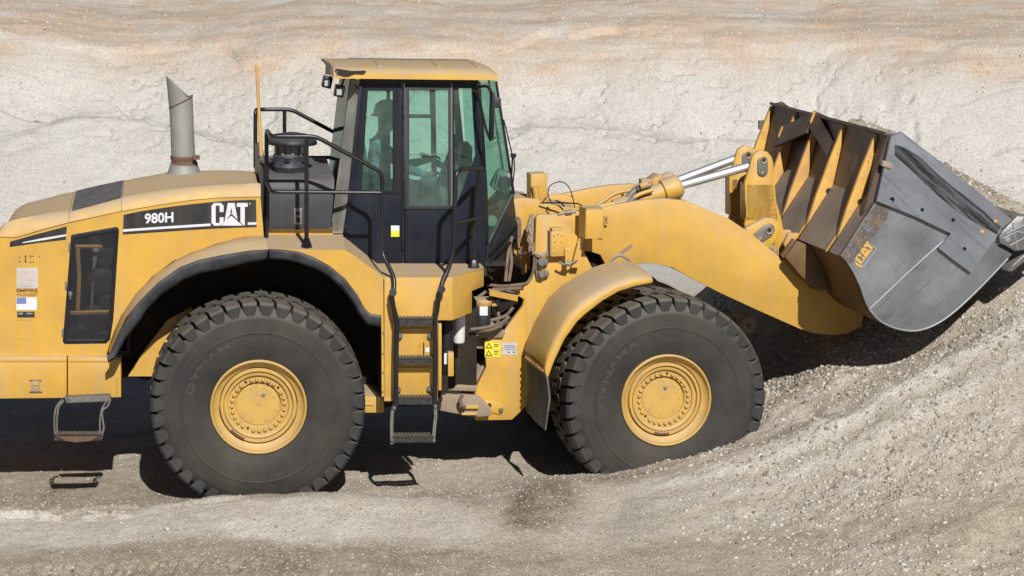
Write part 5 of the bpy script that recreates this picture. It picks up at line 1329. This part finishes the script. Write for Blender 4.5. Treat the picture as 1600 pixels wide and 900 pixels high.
for x in (-2.6, -1.8, -1.0, -.2):
    for y, z in ((-2.3, 0), (-1.2, .05), (.6, -.03), (1.6, -.03), (4, 0), (8, 0), (-4, -.1)): cp(x, y, z)
cpx(330, 781, -.22); cpx(404, 779, -.22); cpx(480, 773, -.22); cpx(540, 772, -.3)
cp(.3, -2.2, .0); cp(.3, -1.0, .10); cp(.5, -.2, .16); cp(.2, 1.2, -.05); cp(.6, 3, -.03); cp(.6, 8, 0)
cpx(830, 745, .35); cpx(905, 743, .5); cpx(960, 738, .52); cpx(1040, 722, .55); cpx(1120, 704, .62); cpx(1190, 686, .75); cpx(1260, 662, .85)
cpx(1000, 742, 1.6); cp(1.3, 2.2, -.14); cp(1.9, 3.6, -.1); cp(1.2, 5, 0); cp(1.6, 8, 0)
cpx(1215, 640, 1.3); cpx(1300, 585, 1.7); cpx(1400, 560, 1.8); cpx(1240, 560, 3.0)
cpx(1500, 525, 1.5); cpx(1560, 455, 1.9); cpx(1600, 470, 1.7)
cp(1.6, -1.2, .08); cp(2.4, -1.6, .10); cp(2.4, -.4, .26); cp(3.4, -2.0, .12); cp(3.4, -.8, .38); cp(3.4, .4, .80)
cp(4.4, -2.6, .10); cp(4.4, -1.5, .36); cp(4.4, 0, .86); cp(4.4, 1.0, 1.28); cp(5.6, -2.5, .25); cp(5.6, 0, 1.0); cp(5.8, 1.6, 1.7)
cpx(1330, 187, 4.9); cpx(1400, 204, 4.7); cpx(1480, 256, 4.2); cpx(1540, 290, 3.8); cpx(1600, 327, 3.4); cpx(1560, 370, 2.9); cpx(1600, 400, 2.5)
cp(2.6, 4.6, 1.5); cp(2.0, 5.4, .5); cp(3.4, 6.6, 1.6); cp(4.6, 6.4, 1.0); cp(5.8, 4.4, 1.0); cp(5.6, 5.6, .5); cp(3.4, 9.2, .1); cp(5.2, 8.4, 0); cp(6.8, 3.2, 1.1); cp(8, 1, 1.2); cp(8, 5, .4); cp(8, -3, .3); cp(7, 8, 0); cp(8, -6, .1); cp(0, -6, -.15); cp(-8, -6, -.15); cp(3, -6, 0)
CP = np.array(CP)
def tps_fit(C, lam=.002):
    n = len(C); d = np.linalg.norm(C[:, None, :2] - C[None, :, :2], axis=2)
    K = d                          # biharmonic-like linear kernel: no overshoot
    P_ = np.c_[np.ones(n), C[:, :2]]
    A = np.zeros((n + 3, n + 3)); A[:n, :n] = K + lam * np.eye(n); A[:n, n:] = P_; A[n:, :n] = P_.T
    return np.linalg.solve(A, np.r_[C[:, 2], 0, 0, 0])
TW_ = tps_fit(CP)
def base(x, y):
    sh = x.shape; x = x.ravel(); y = y.ravel(); out = np.zeros_like(x)
    for s in range(0, len(x), 20000):
        xx = x[s:s+20000]; yy = y[s:s+20000]
        d = np.hypot(xx[:, None] - CP[None, :, 0], yy[:, None] - CP[None, :, 1])
        out[s:s+20000] = d @ TW_[:-3] + TW_[-3] + TW_[-2] * xx + TW_[-1] * yy
    return out.reshape(sh)
def sm(a, b, t):
    t = np.clip((t - a) / (b - a), 0, 1); return t * t * (3 - 2 * t)
def terrain(x, y):
    """height and colour weights (damp brown, white dust, pink, fine-smooth)"""
    z = base(np.clip(x, -8, 8), np.clip(y, -6, 9.2))
    far_ = sm(6.0, 9.2, y); z = z * (1 - far_)
    side_ = sm(7, 11, np.abs(x)); z = z * (1 - side_)
    # quarry face behind
    wob = fbm(x, x * .2, .16, 3, 5) * 1.5
    toe = 13.9 + wob * .5
    heap = .85 * np.exp(-((x + 6.2) / 3.0) ** 2) + .75 * np.exp(-((x - .4) / 1.8) ** 2) + .55 * np.exp(-((x - 3.4) / 2.2) ** 2) + .55 + fbm(x, y, .5, 3, 8) * .25
    t = y - toe
    tal = np.minimum(np.maximum(t * .62, 0), heap)
    face0 = toe + heap / .62 * .72 - .1
    face = np.maximum(0, y - face0) * 1.15 + fbm(x, y * .6, .7, 3, 11) * .10 * sm(0, .5, y - face0)
    lim = 2.45 + fbm(x, x * 0, .35, 3, 21) * .25
    fl = -np.log(np.exp(-face / .38) + np.exp(-lim / .38)) * .38; fl = fl + .26 * np.exp(-np.maximum(face, 0) / .3) * 0; cl = np.log(np.exp(np.minimum(tal, 9) / .10) + np.exp(fl / .10)) * .10 - .069 * np.exp(-np.maximum(tal, fl) / .3)
    e = y - (face0 + lim / 1.15)
    ter = np.maximum(0, e) * .19 + np.maximum(0, e - 30) * .05
    up = np.where(e > 0, cl + ter, cl)
    z = z + np.where(y > 10, up, 0)
    oncliff = sm(0, .6, y - face0); onter = sm(-.5, .5, e + fbm(x, x * 0, .6, 3, 78) * .5)
    # detail
    pile = sm(.8, 2.2, x + .35 * y) * sm(9, 6, y)
    nearm = sm(12, 9, y)
    z += nearm * (fbm(x, y, 1.3, 3, 31) * .035 + fbm(x, y, 7, 4, 32) * (.012 + .014 * pile))
    # soft drag lines along the pile's slope
    dl = (y - .42 * x); z += nearm * pile * ((np.exp(-((dl + .80 - .10 * np.clip(3 - x, 0, 3)) / .26) ** 2) * .07 + np.exp(-((dl + 1.25 - .10 * np.clip(3 - x, 0, 3)) / .24) ** 2) * .045 - np.exp(-((dl + 1.02 - .1 * np.clip(3 - x, 0, 3)) / .14) ** 2) * .02) * sm(1.2, 2.4, x) * (.7 + fbm(x, y, 1.1, 3, 45) * .9) + np.abs(vn(dl * 1.6, x * .3, 41)) * .06 + fbm(x, y, 2.2, 3, 47) * .05)
    # tyre tracks lower left
    tr = sm(.25, .0, np.abs(y + 1.72 - .04 * x)) * sm(1.0, .2, x + 2.4)
    z += tr * (-.04 + .075 * (np.sin(x * 2 * np.pi / .17 + np.sign(y + 1.72) * 1.2) > .1) * (vn(x * 9, y * 9, 3) + .6))
    tr2 = sm(.16, .0, np.abs(y + .42)) * sm(-3.1, -3.5, x); z += tr2 * .06 * (vn(x * 8, y * 14, 7) > 0)
    # hollow beside the rear wheel and a low mound in front of the machine
    z += -.10 * np.exp(-(((x + 1.30) / .32) ** 2 + ((y - .35) / .22) ** 2))
    z += .10 * np.exp(-(((x - .30) / .30) ** 2 + ((y + .45) / .60) ** 2)) - .07 * np.exp(-(((x - .85) / .22) ** 2 + ((y + .6) / .45) ** 2)) + .04 * np.exp(-(((x + .25) / .25) ** 2 + ((y + .55) / .5) ** 2)) + .05 * np.exp(-(((x + .8) / .45) ** 2 + ((y + .35) / .3) ** 2))
    z += nearm * sm(-2.0, -2.6, x) * .04 * sm(.03, 0, np.abs(y + .16 + fbm(x, x * 0, 2.0, 3, 91) * .25) - .04) * (.6 + vn(x * 6, y * 6, 92))
    # cliff roughness
    z += oncliff * (1 - onter) * (fbm(x, y, 3.0, 5, 51, .65) * .045 + np.maximum(0, fbm(x, y * 2, 5, 3, 55) - .22) * -.25) + onter * (fbm(x, y, 1.1, 4, 61) * .07)
    z += sm(.0, .6, t) * (1 - oncliff) * fbm(x, y, 5, 3, 71) * .03
    # undercut ledge, left
    z += onter * .10 * sm(0, .08, e - .35 - fbm(x, x * 0, .8, 3, 77) * .5)
    return z, dict(oncliff=oncliff, onter=onter, tal=sm(0, .5, t) * (1 - oncliff), pile=pile, e=e, dl=dl, face0=face0)
def colours(x, y, z, k):
    n = fbm(x, y, .7, 4, 101); n2 = fbm(x, y, 2.2, 4, 111)
    nearm = sm(12, 10, y)
    # 0 damp brown, 1 white dust, 2 pink earth, 3 gravel coarseness
    brown = nearm * np.clip(.28 + n * .5, 0, 1)
    brown = np.maximum(brown, .95 * np.exp(-(((x - .22 - .25 * (y + .6)) / .26) ** 2 + ((y + .55) / .75) ** 2)))          # dark mound
    brown = np.maximum(brown, .80 * np.exp(-(((x - 1.0) / .75) ** 2 + ((y - .28 - .12 * (x - 1)) / .17) ** 2)))
    brown = np.maximum(brown, .9 * np.exp(-(((x - 2.1) / .7) ** 2 + ((y - .45 - .25 * (x - 2)) / .15) ** 2)))
    brown = np.maximum(brown, .85 * np.exp(-(((x + 1.2) / .55) ** 2 + ((y - .12) / .4) ** 2)))
    brown = np.maximum(brown, .75 * sm(-1.55, -1.85, y) * sm(0.6, -.8, x) * (.6 + n2))
    brown = np.maximum(brown, .55 * sm(-3.0, -3.2, x - 0 * y) * sm(-.6, -.3, y) * sm(1.6, .4, y))
    crest = np.exp(-(((x - 4.3) / .9) ** 2 + ((y - 4.2 + .5 * (x - 4.3)) / .7) ** 2)); brown = np.maximum(brown, crest * .95)
    band = sm(-1.38, -1.15, y - n * .25) * sm(-.05, -.35, y - n * .3 - .1 * np.clip(x + 1, -1, 2))
    white = nearm * band * (.35 + .6 * sm(.2, -1.6, x) * (.7 + n2)) * sm(2.2, .4, x)
    white = np.maximum(white, nearm * .95 * np.exp(-(((x + 2.5 + .8 * (y + .8)) / 1.25) ** 2 + ((y + .85 + .18 * (x + 2.5)) / .26) ** 2)))
    brown = np.maximum(brown * (1 - .6 * band), .85 * sm(-1.25, -1.5, y - n * .2) * sm(1.2, -.3, x) * (.7 + .6 * n2))
    mound = np.exp(-(((x - .27 - .10 * (y + .5)) / .30) ** 2 + ((y + .45) / .72) ** 4)); mound = np.clip(mound * 1.6, 0, 1) * (.95 + .5 * n2)
    mound = np.maximum(mound, .9 * np.exp(-(((x - 1.1) / .85) ** 2 + ((y - .30 - .12 * (x - 1)) / .22) ** 2)))
    mound = np.maximum(mound, .55 * np.exp(-(((x + .35 + .5 * (y + .3)) / .30) ** 2 + ((y + .35) / .55) ** 2)))
    mound = np.maximum(mound, .9 * np.exp(-(((x - 2.3) / .7) ** 2 + ((y - .50 - .25 * (x - 2)) / .16) ** 2)))
    mound = np.clip(mound, 0, 1); white = white * (1 - mound); brown = np.maximum(brown, mound)
    brown = np.maximum(brown, .75 * sm(-.1, .15, y - n * .3) * sm(1.1, .7, y) * sm(-.6, -1.3, x) * (.6 + n2))
    for c0, w_, a in ((-.80, .20, 1.3), (-1.25, .15, .9), (.15, .16, .7), (-.45, .08, .8), (-1.8, .2, .4)):
        white = np.maximum(white, a * np.exp(-((k['dl'] - c0 - n * .05 - .10 * np.clip(3 - x, 0, 3)) / w_) ** 2) * sm(.6, 1.6, x) * sm(5.5, 3, y))
    white = np.maximum(white, .7 * np.exp(-(((x - .75) / .22) ** 2 + ((y + .9) / .30) ** 2)) * (.5 + n2 * 2))
    white = np.maximum(white, .8 * np.exp(-(((x - 2.45) / .30) ** 2 + ((y - 1.0) / .30) ** 2)))
    white = np.clip(white * (1 - brown * .6), 0, 1)
    pink = np.clip(k['onter'] * (.75 + n * .5) + sm(-.7, .2, k['e']) * (.45 + n * .8) * k['oncliff'], 0, 1)
    pink = np.maximum(pink, nearm * .8 * sm(3.2, 4.6, x - .55 * (y + 1.6)) * sm(-.7, -1.5, y - .3 * (x - 4.4)) * (.5 + n * 1.2))
    track = k['onter'] * sm(.45, .05, np.abs(k['e'] - 1.35 - n * .25)) * .45
    brown = np.where(y > 11, np.clip(track + .15 * k['oncliff'] * np.maximum(0, n2) * 2, 0, 1), brown)
    pale = np.clip(sm(9, 12, y), 0, 1)
    return np.clip(brown, 0, 1), np.clip(white, 0, 1), np.clip(pink, 0, 1), pale
def axis_pts(segs):
    out = []
    for a, b, s in segs: out += list(np.arange(a, b, s))
    return np.array(out + [segs[-1][1]])
def grow(a, b, s, g=1.12):
    o = []; x = a
    while x < b: o.append(x); x += s; s *= g
    return o + [b]
xs = np.array([-v for v in reversed(grow(6.1, 900, .05, 1.16))] + list(np.arange(-6.07, 6.08, .022)) + grow(6.1, 900, .05, 1.16))
def sheet(name, ys, material):
    X, Y = np.meshgrid(xs, ys); Z, k = terrain(X, Y); c = colours(X, Y, Z, k)
    ny, nx = X.shape; me = bpy.data.meshes.new(name)
    co = np.stack([X, Y, Z], -1).reshape(-1, 3).astype(np.float32)
    i = np.arange(ny * nx).reshape(ny, nx); q = np.stack([i[:-1, :-1], i[:-1, 1:], i[1:, 1:], i[1:, :-1]], -1).reshape(-1, 4)
    me.vertices.add(len(co)); me.vertices.foreach_set('co', co.ravel()); me.loops.add(q.size); me.polygons.add(len(q))
    me.loops.foreach_set('vertex_index', q.ravel().astype(np.int32)); me.polygons.foreach_set('loop_start', (np.arange(len(q)) * 4).astype(np.int32)); me.polygons.foreach_set('loop_total', np.full(len(q), 4, np.int32))
    me.update(calc_edges=True); me.polygons.foreach_set('use_smooth', np.ones(len(q), bool))
    at = me.attributes.new('soil', 'FLOAT_COLOR', 'POINT'); at.data.foreach_set('color', np.stack([a.ravel() for a in c], -1).astype(np.float32).ravel())
    me.materials.append(material); o = bpy.data.objects.new(name, me); COL.objects.link(o); o['kind'] = 'structure'; return o
def soilmat(name, rock=1.0):
    m = bpy.data.materials.new(name); m.use_nodes = True; t = m.node_tree; N = t.nodes; L = t.links; b = N['Principled BSDF']
    b.inputs['Roughness'].default_value = .95; b.inputs['Specular IOR Level'].default_value = .15
    at = N.new('ShaderNodeAttribute'); at.attribute_name = 'soil'; sp = N.new('ShaderNodeSeparateColor'); L.new(at.outputs['Color'], sp.inputs[0])
    g = N.new('ShaderNodeNewGeometry')
    def noise(s, d=6, r=.6):
        n = N.new('ShaderNodeTexNoise'); n.inputs['Scale'].default_value = s; n.inputs['Detail'].default_value = d; n.inputs['Roughness'].default_value = r; L.new(g.outputs['Position'], n.inputs['Vector']); return n.outputs['Fac']
    def mixc(f, a, bb, mode='MIX'):
        mx = N.new('ShaderNodeMix'); mx.data_type = 'RGBA'; mx.blend_type = mode
        for i, x in ((0, f), (6, a), (7, bb)):
            if isinstance(x, tuple): mx.inputs[i].default_value = (*x, 1)
            elif isinstance(x, float): mx.inputs[i].default_value = x
            else: L.new(x, mx.inputs[i])
        return mx.outputs[2]
    def rng(x, a, bb, c=0., d=1.):
        r = N.new('ShaderNodeMapRange'); r.inputs[1].default_value = a; r.inputs[2].default_value = bb; r.inputs[3].default_value = c; r.inputs[4].default_value = d; L.new(x, r.inputs[0]); return r.outputs[0]
    def mul(a, bb):
        n = N.new('ShaderNodeMath'); n.operation = 'MULTIPLY'
        for i, x in enumerate((a, bb)):
            if isinstance(x, float): n.inputs[i].default_value = x
            else: L.new(x, n.inputs[i])
        return n.outputs[0]
    c = mixc(rng(noise(9), .35, .65), (.43, .37, .28), (.52, .455, .36))
    c = mixc(rng(noise(1.2), .4, .62, 0, .45), c, (.35, .305, .235))
    c = mixc(mul(sp.outputs[0], rng(noise(5), .3, .6, .55, 1.)), c, (.165, .118, .075))
    c = mixc(mul(sp.outputs[1], rng(noise(6), .3, .62, .35, 1.)), c, (.62, .585, .53))
    pale = at.outputs['Alpha']
    c2 = mixc(rng(noise(.9), .38, .62), (.56, .54, .50), (.51, .49, .45))
    c2 = mixc(rng(noise(.35, 4), .45, .6, 0, .5), c2, (.45, .43, .40))
    c2 = mixc(rng(noise(14, 5), .5, .72, 0, .35), c2, (.42, .385, .34))
    c = mixc(pale, c, c2)
    c = mixc(mul(sp.outputs[2], rng(noise(1.6, 7), .38, .6, .35, 1.)), c, mixc(rng(noise(3.1, 7), .4, .64), (.54, .425, .325), (.53, .37, .25)))
    mps = N.new('ShaderNodeMapping'); mps.inputs['Scale'].default_value = (.25, 2.4, 2.4); L.new(g.outputs['Position'], mps.inputs[0])
    ns = N.new('ShaderNodeTexNoise'); ns.inputs['Scale'].default_value = 1.0; ns.inputs['Detail'].default_value = 7; ns.inputs['Roughness'].default_value = .65; L.new(mps.outputs[0], ns.inputs['Vector'])
    c = mixc(mul(mul(sp.outputs[2], pale), rng(ns.outputs['Fac'], .46, .62, 0, .75)), c, (.36, .275, .205))
    # grit: individual stones as cells
    v = N.new('ShaderNodeTexVoronoi'); v.inputs['Scale'].default_value = 70; L.new(g.outputs['Position'], v.inputs['Vector'])
    sc = N.new('ShaderNodeSeparateColor'); L.new(v.outputs['Color'], sc.inputs[0])
    c = mixc(rng(sc.outputs[0], 0, 1, .0, .40), c, mixc(rng(sc.outputs[1], .4, .5), (.14, .11, .08), (.56, .52, .46)))
    L.new(c, b.inputs['Base Color'])
    h1 = noise(38, 6, .6); h2 = v.outputs['Distance']
    bp = N.new('ShaderNodeBump'); bp.inputs['Strength'].default_value = .55 * rock; bp.inputs['Distance'].default_value = .025; L.new(h1, bp.inputs['Height'])
    bp2 = N.new('ShaderNodeBump'); bp2.invert = True; bp2.inputs['Strength'].default_value = .5; bp2.inputs['Distance'].default_value = .012; L.new(h2, bp2.inputs['Height']); L.new(bp.outputs[0], bp2.inputs['Normal'])
    L.new(bp2.outputs[0], b.inputs['Normal'])
    return m
YB = 12.5
ysg = [-60, -40, -25, -16, -11, -8.5, -7, -6, -5.2, -4.6, -4.1, -3.7, -3.4, -3.2, -3.05] + list(np.arange(-3.0, 3.0, .022)) + list(np.arange(3.0, YB - .02, .045)) + [YB]
ysc = list(np.arange(YB, 13.6, .045)) + list(np.arange(13.6, 21, .030)) + grow(21, 1500, .05, 1.10)
sheet('ground', np.array(ysg), soilmat('gravel_soil', .8)); sheet('quarry_slope', np.array(ysc), soilmat('quarry_rock', .75))

# loose stones
def pebbles(name, P3, S, seed, material):
    rng_ = np.random.default_rng(seed)
    t = (1 + 5 ** .5) / 2
    V = np.array([(-1,t,0),(1,t,0),(-1,-t,0),(1,-t,0),(0,-1,t),(0,1,t),(0,-1,-t),(0,1,-t),(t,0,-1),(t,0,1),(-t,0,-1),(-t,0,1)]) / 1.9
    Fc = np.array([(0,11,5),(0,5,1),(0,1,7),(0,7,10),(0,10,11),(1,5,9),(5,11,4),(11,10,2),(10,7,6),(7,1,8),(3,9,4),(3,4,2),(3,2,6),(3,6,8),(3,8,9),(4,9,5),(2,4,11),(6,2,10),(8,6,7),(9,8,1)])
    n = len(P3); q = rng_.normal(size=(n, 4)); q /= np.linalg.norm(q, axis=1)[:, None]; w_, x, y, z = q.T
    R = np.stack([1-2*(y*y+z*z),2*(x*y-z*w_),2*(x*z+y*w_),2*(x*y+z*w_),1-2*(x*x+z*z),2*(y*z-x*w_),2*(x*z-y*w_),2*(y*z+x*w_),1-2*(x*x+y*y)],-1).reshape(n,3,3)
    vv = V[None] * rng_.uniform(.55, 1.15, (n, 12, 1)) * (S[:, None, None] * rng_.uniform(.6, 1.1, (n, 1, 3)))
    co = np.einsum('nij,nkj->nki', R, vv) + P3[:, None, :]
    fc = (Fc[None] + np.arange(n)[:, None, None] * 12).reshape(-1)
    me = bpy.data.meshes.new(name); me.vertices.add(n * 12); me.vertices.foreach_set('co', co.astype(np.float32).ravel()); me.loops.add(len(fc)); me.polygons.add(n * 20)
    me.loops.foreach_set('vertex_index', fc.astype(np.int32)); me.polygons.foreach_set('loop_start', (np.arange(n * 20) * 3).astype(np.int32)); me.polygons.foreach_set('loop_total', np.full(n * 20, 3, np.int32)); me.update(calc_edges=True)
    cv = np.repeat(rng_.uniform(0, 1, n), 12); at = me.attributes.new('tone', 'FLOAT', 'POINT'); at.data.foreach_set('value', cv.astype(np.float32))
    me.materials.append(material); o = bpy.data.objects.new(name, me); COL.objects.link(o); return o
def stonemat(cols=((.20,.16,.12,1),(.31,.265,.21,1),(.42,.38,.32,1),(.49,.46,.41,1),(.55,.53,.49,1))):
    m = bpy.data.materials.new('stone'); m.use_nodes = True; t = m.node_tree; b = t.nodes['Principled BSDF']; b.inputs['Roughness'].default_value = .95; b.inputs['Specular IOR Level'].default_value = .15
    a = t.nodes.new('ShaderNodeAttribute'); a.attribute_name = 'tone'; r = t.nodes.new('ShaderNodeValToRGB'); t.links.new(a.outputs['Fac'], r.inputs[0])
    e = r.color_ramp.elements; e[0].position = 0; e[0].color = cols[0]; e[1].position = 1; e[1].color = cols[4]
    for p, c in ((.2, cols[1]), (.6, cols[2]), (.9, cols[3])):
        n = e.new(p); n.color = c
    t.links.new(r.outputs[0], b.inputs['Base Color']); return m
SM = stonemat()
rg = np.random.default_rng(5)
def scatter(n, x0, x1, y0, y1, s0, s1, wfn, seed):
    r = np.random.default_rng(seed); x = r.uniform(x0, x1, n); y = r.uniform(y0, y1, n); keep = r.uniform(0, 1, n) < wfn(x, y); x = x[keep]; y = y[keep]
    z, _ = terrain(x[None], y[None]); z = z[0]; s = s0 + (s1 - s0) * r.power(.28, len(x)) ; s = s0 + (s1 - s0) * r.uniform(0, 1, len(x)) ** 4
    return np.stack([x, y, z - s * .15], -1), s
def inpile(x, y): return np.clip(sm(.9, 2.6, x + .25 * y) * (.55 + 1.2 * vn(x * 1.3, y * 1.3, 9)), 0, 1)
a1_, s1_ = scatter(110000, .6, 6.2, -2.9, 5.6, .005, .034, inpile, 1)
a4_, s4_ = scatter(900, 1.8, 6.2, -2.9, 4.5, .022, .050, inpile, 12); a1_ = np.concatenate([a1_, a4_]); s1_ = np.concatenate([s1_, s4_])
g1 = pebbles('gravel', a1_, s1_, 2, SM); setprops(g1, 'loose grey and tan gravel covering the pile slope', 'gravel', kind='stuff')
a2_, s2_ = scatter(60000, -5.5, 1.5, -2.9, 2.2, .003, .016, lambda x, y: .6 + vn(x, y, 4), 3)
g2_ = pebbles('grit', a2_, s2_, 4, SM); setprops(g2_, 'fine grit strewn over the packed ground by the wheels', 'grit', kind='stuff')
a3_, s3_ = scatter(26000, -9, 9, 13.5, 22, .008, .032, lambda x, y: .55 + vn(x * .7, y * .7, 14), 6)
g3_ = pebbles('rubble', a3_, s3_, 7, stonemat(((.34,.31,.27,1),(.42,.39,.35,1),(.48,.45,.41,1),(.52,.49,.45,1),(.58,.56,.52,1)))); setprops(g3_, 'small rubble scattered over the pale quarry slope behind', 'rubble', kind='stuff')
# one clod lying alone in the foreground
c = FWD.P(262, 815, -.95); z, _ = terrain(np.array([[c.x]]), np.array([[c.y]]))
o = pebbles('dirt_clod', np.array([[0,0,.015],[.045,.01,.012],[-.05,.005,.01],[.075,-.005,.02]]), np.array([.03,.026,.02,.018]), 9, SM); o.location = (c.x, c.y, float(z[0,0])); setprops(o, 'small brown clod lying alone on the white dust below the rear wheel', 'clod')
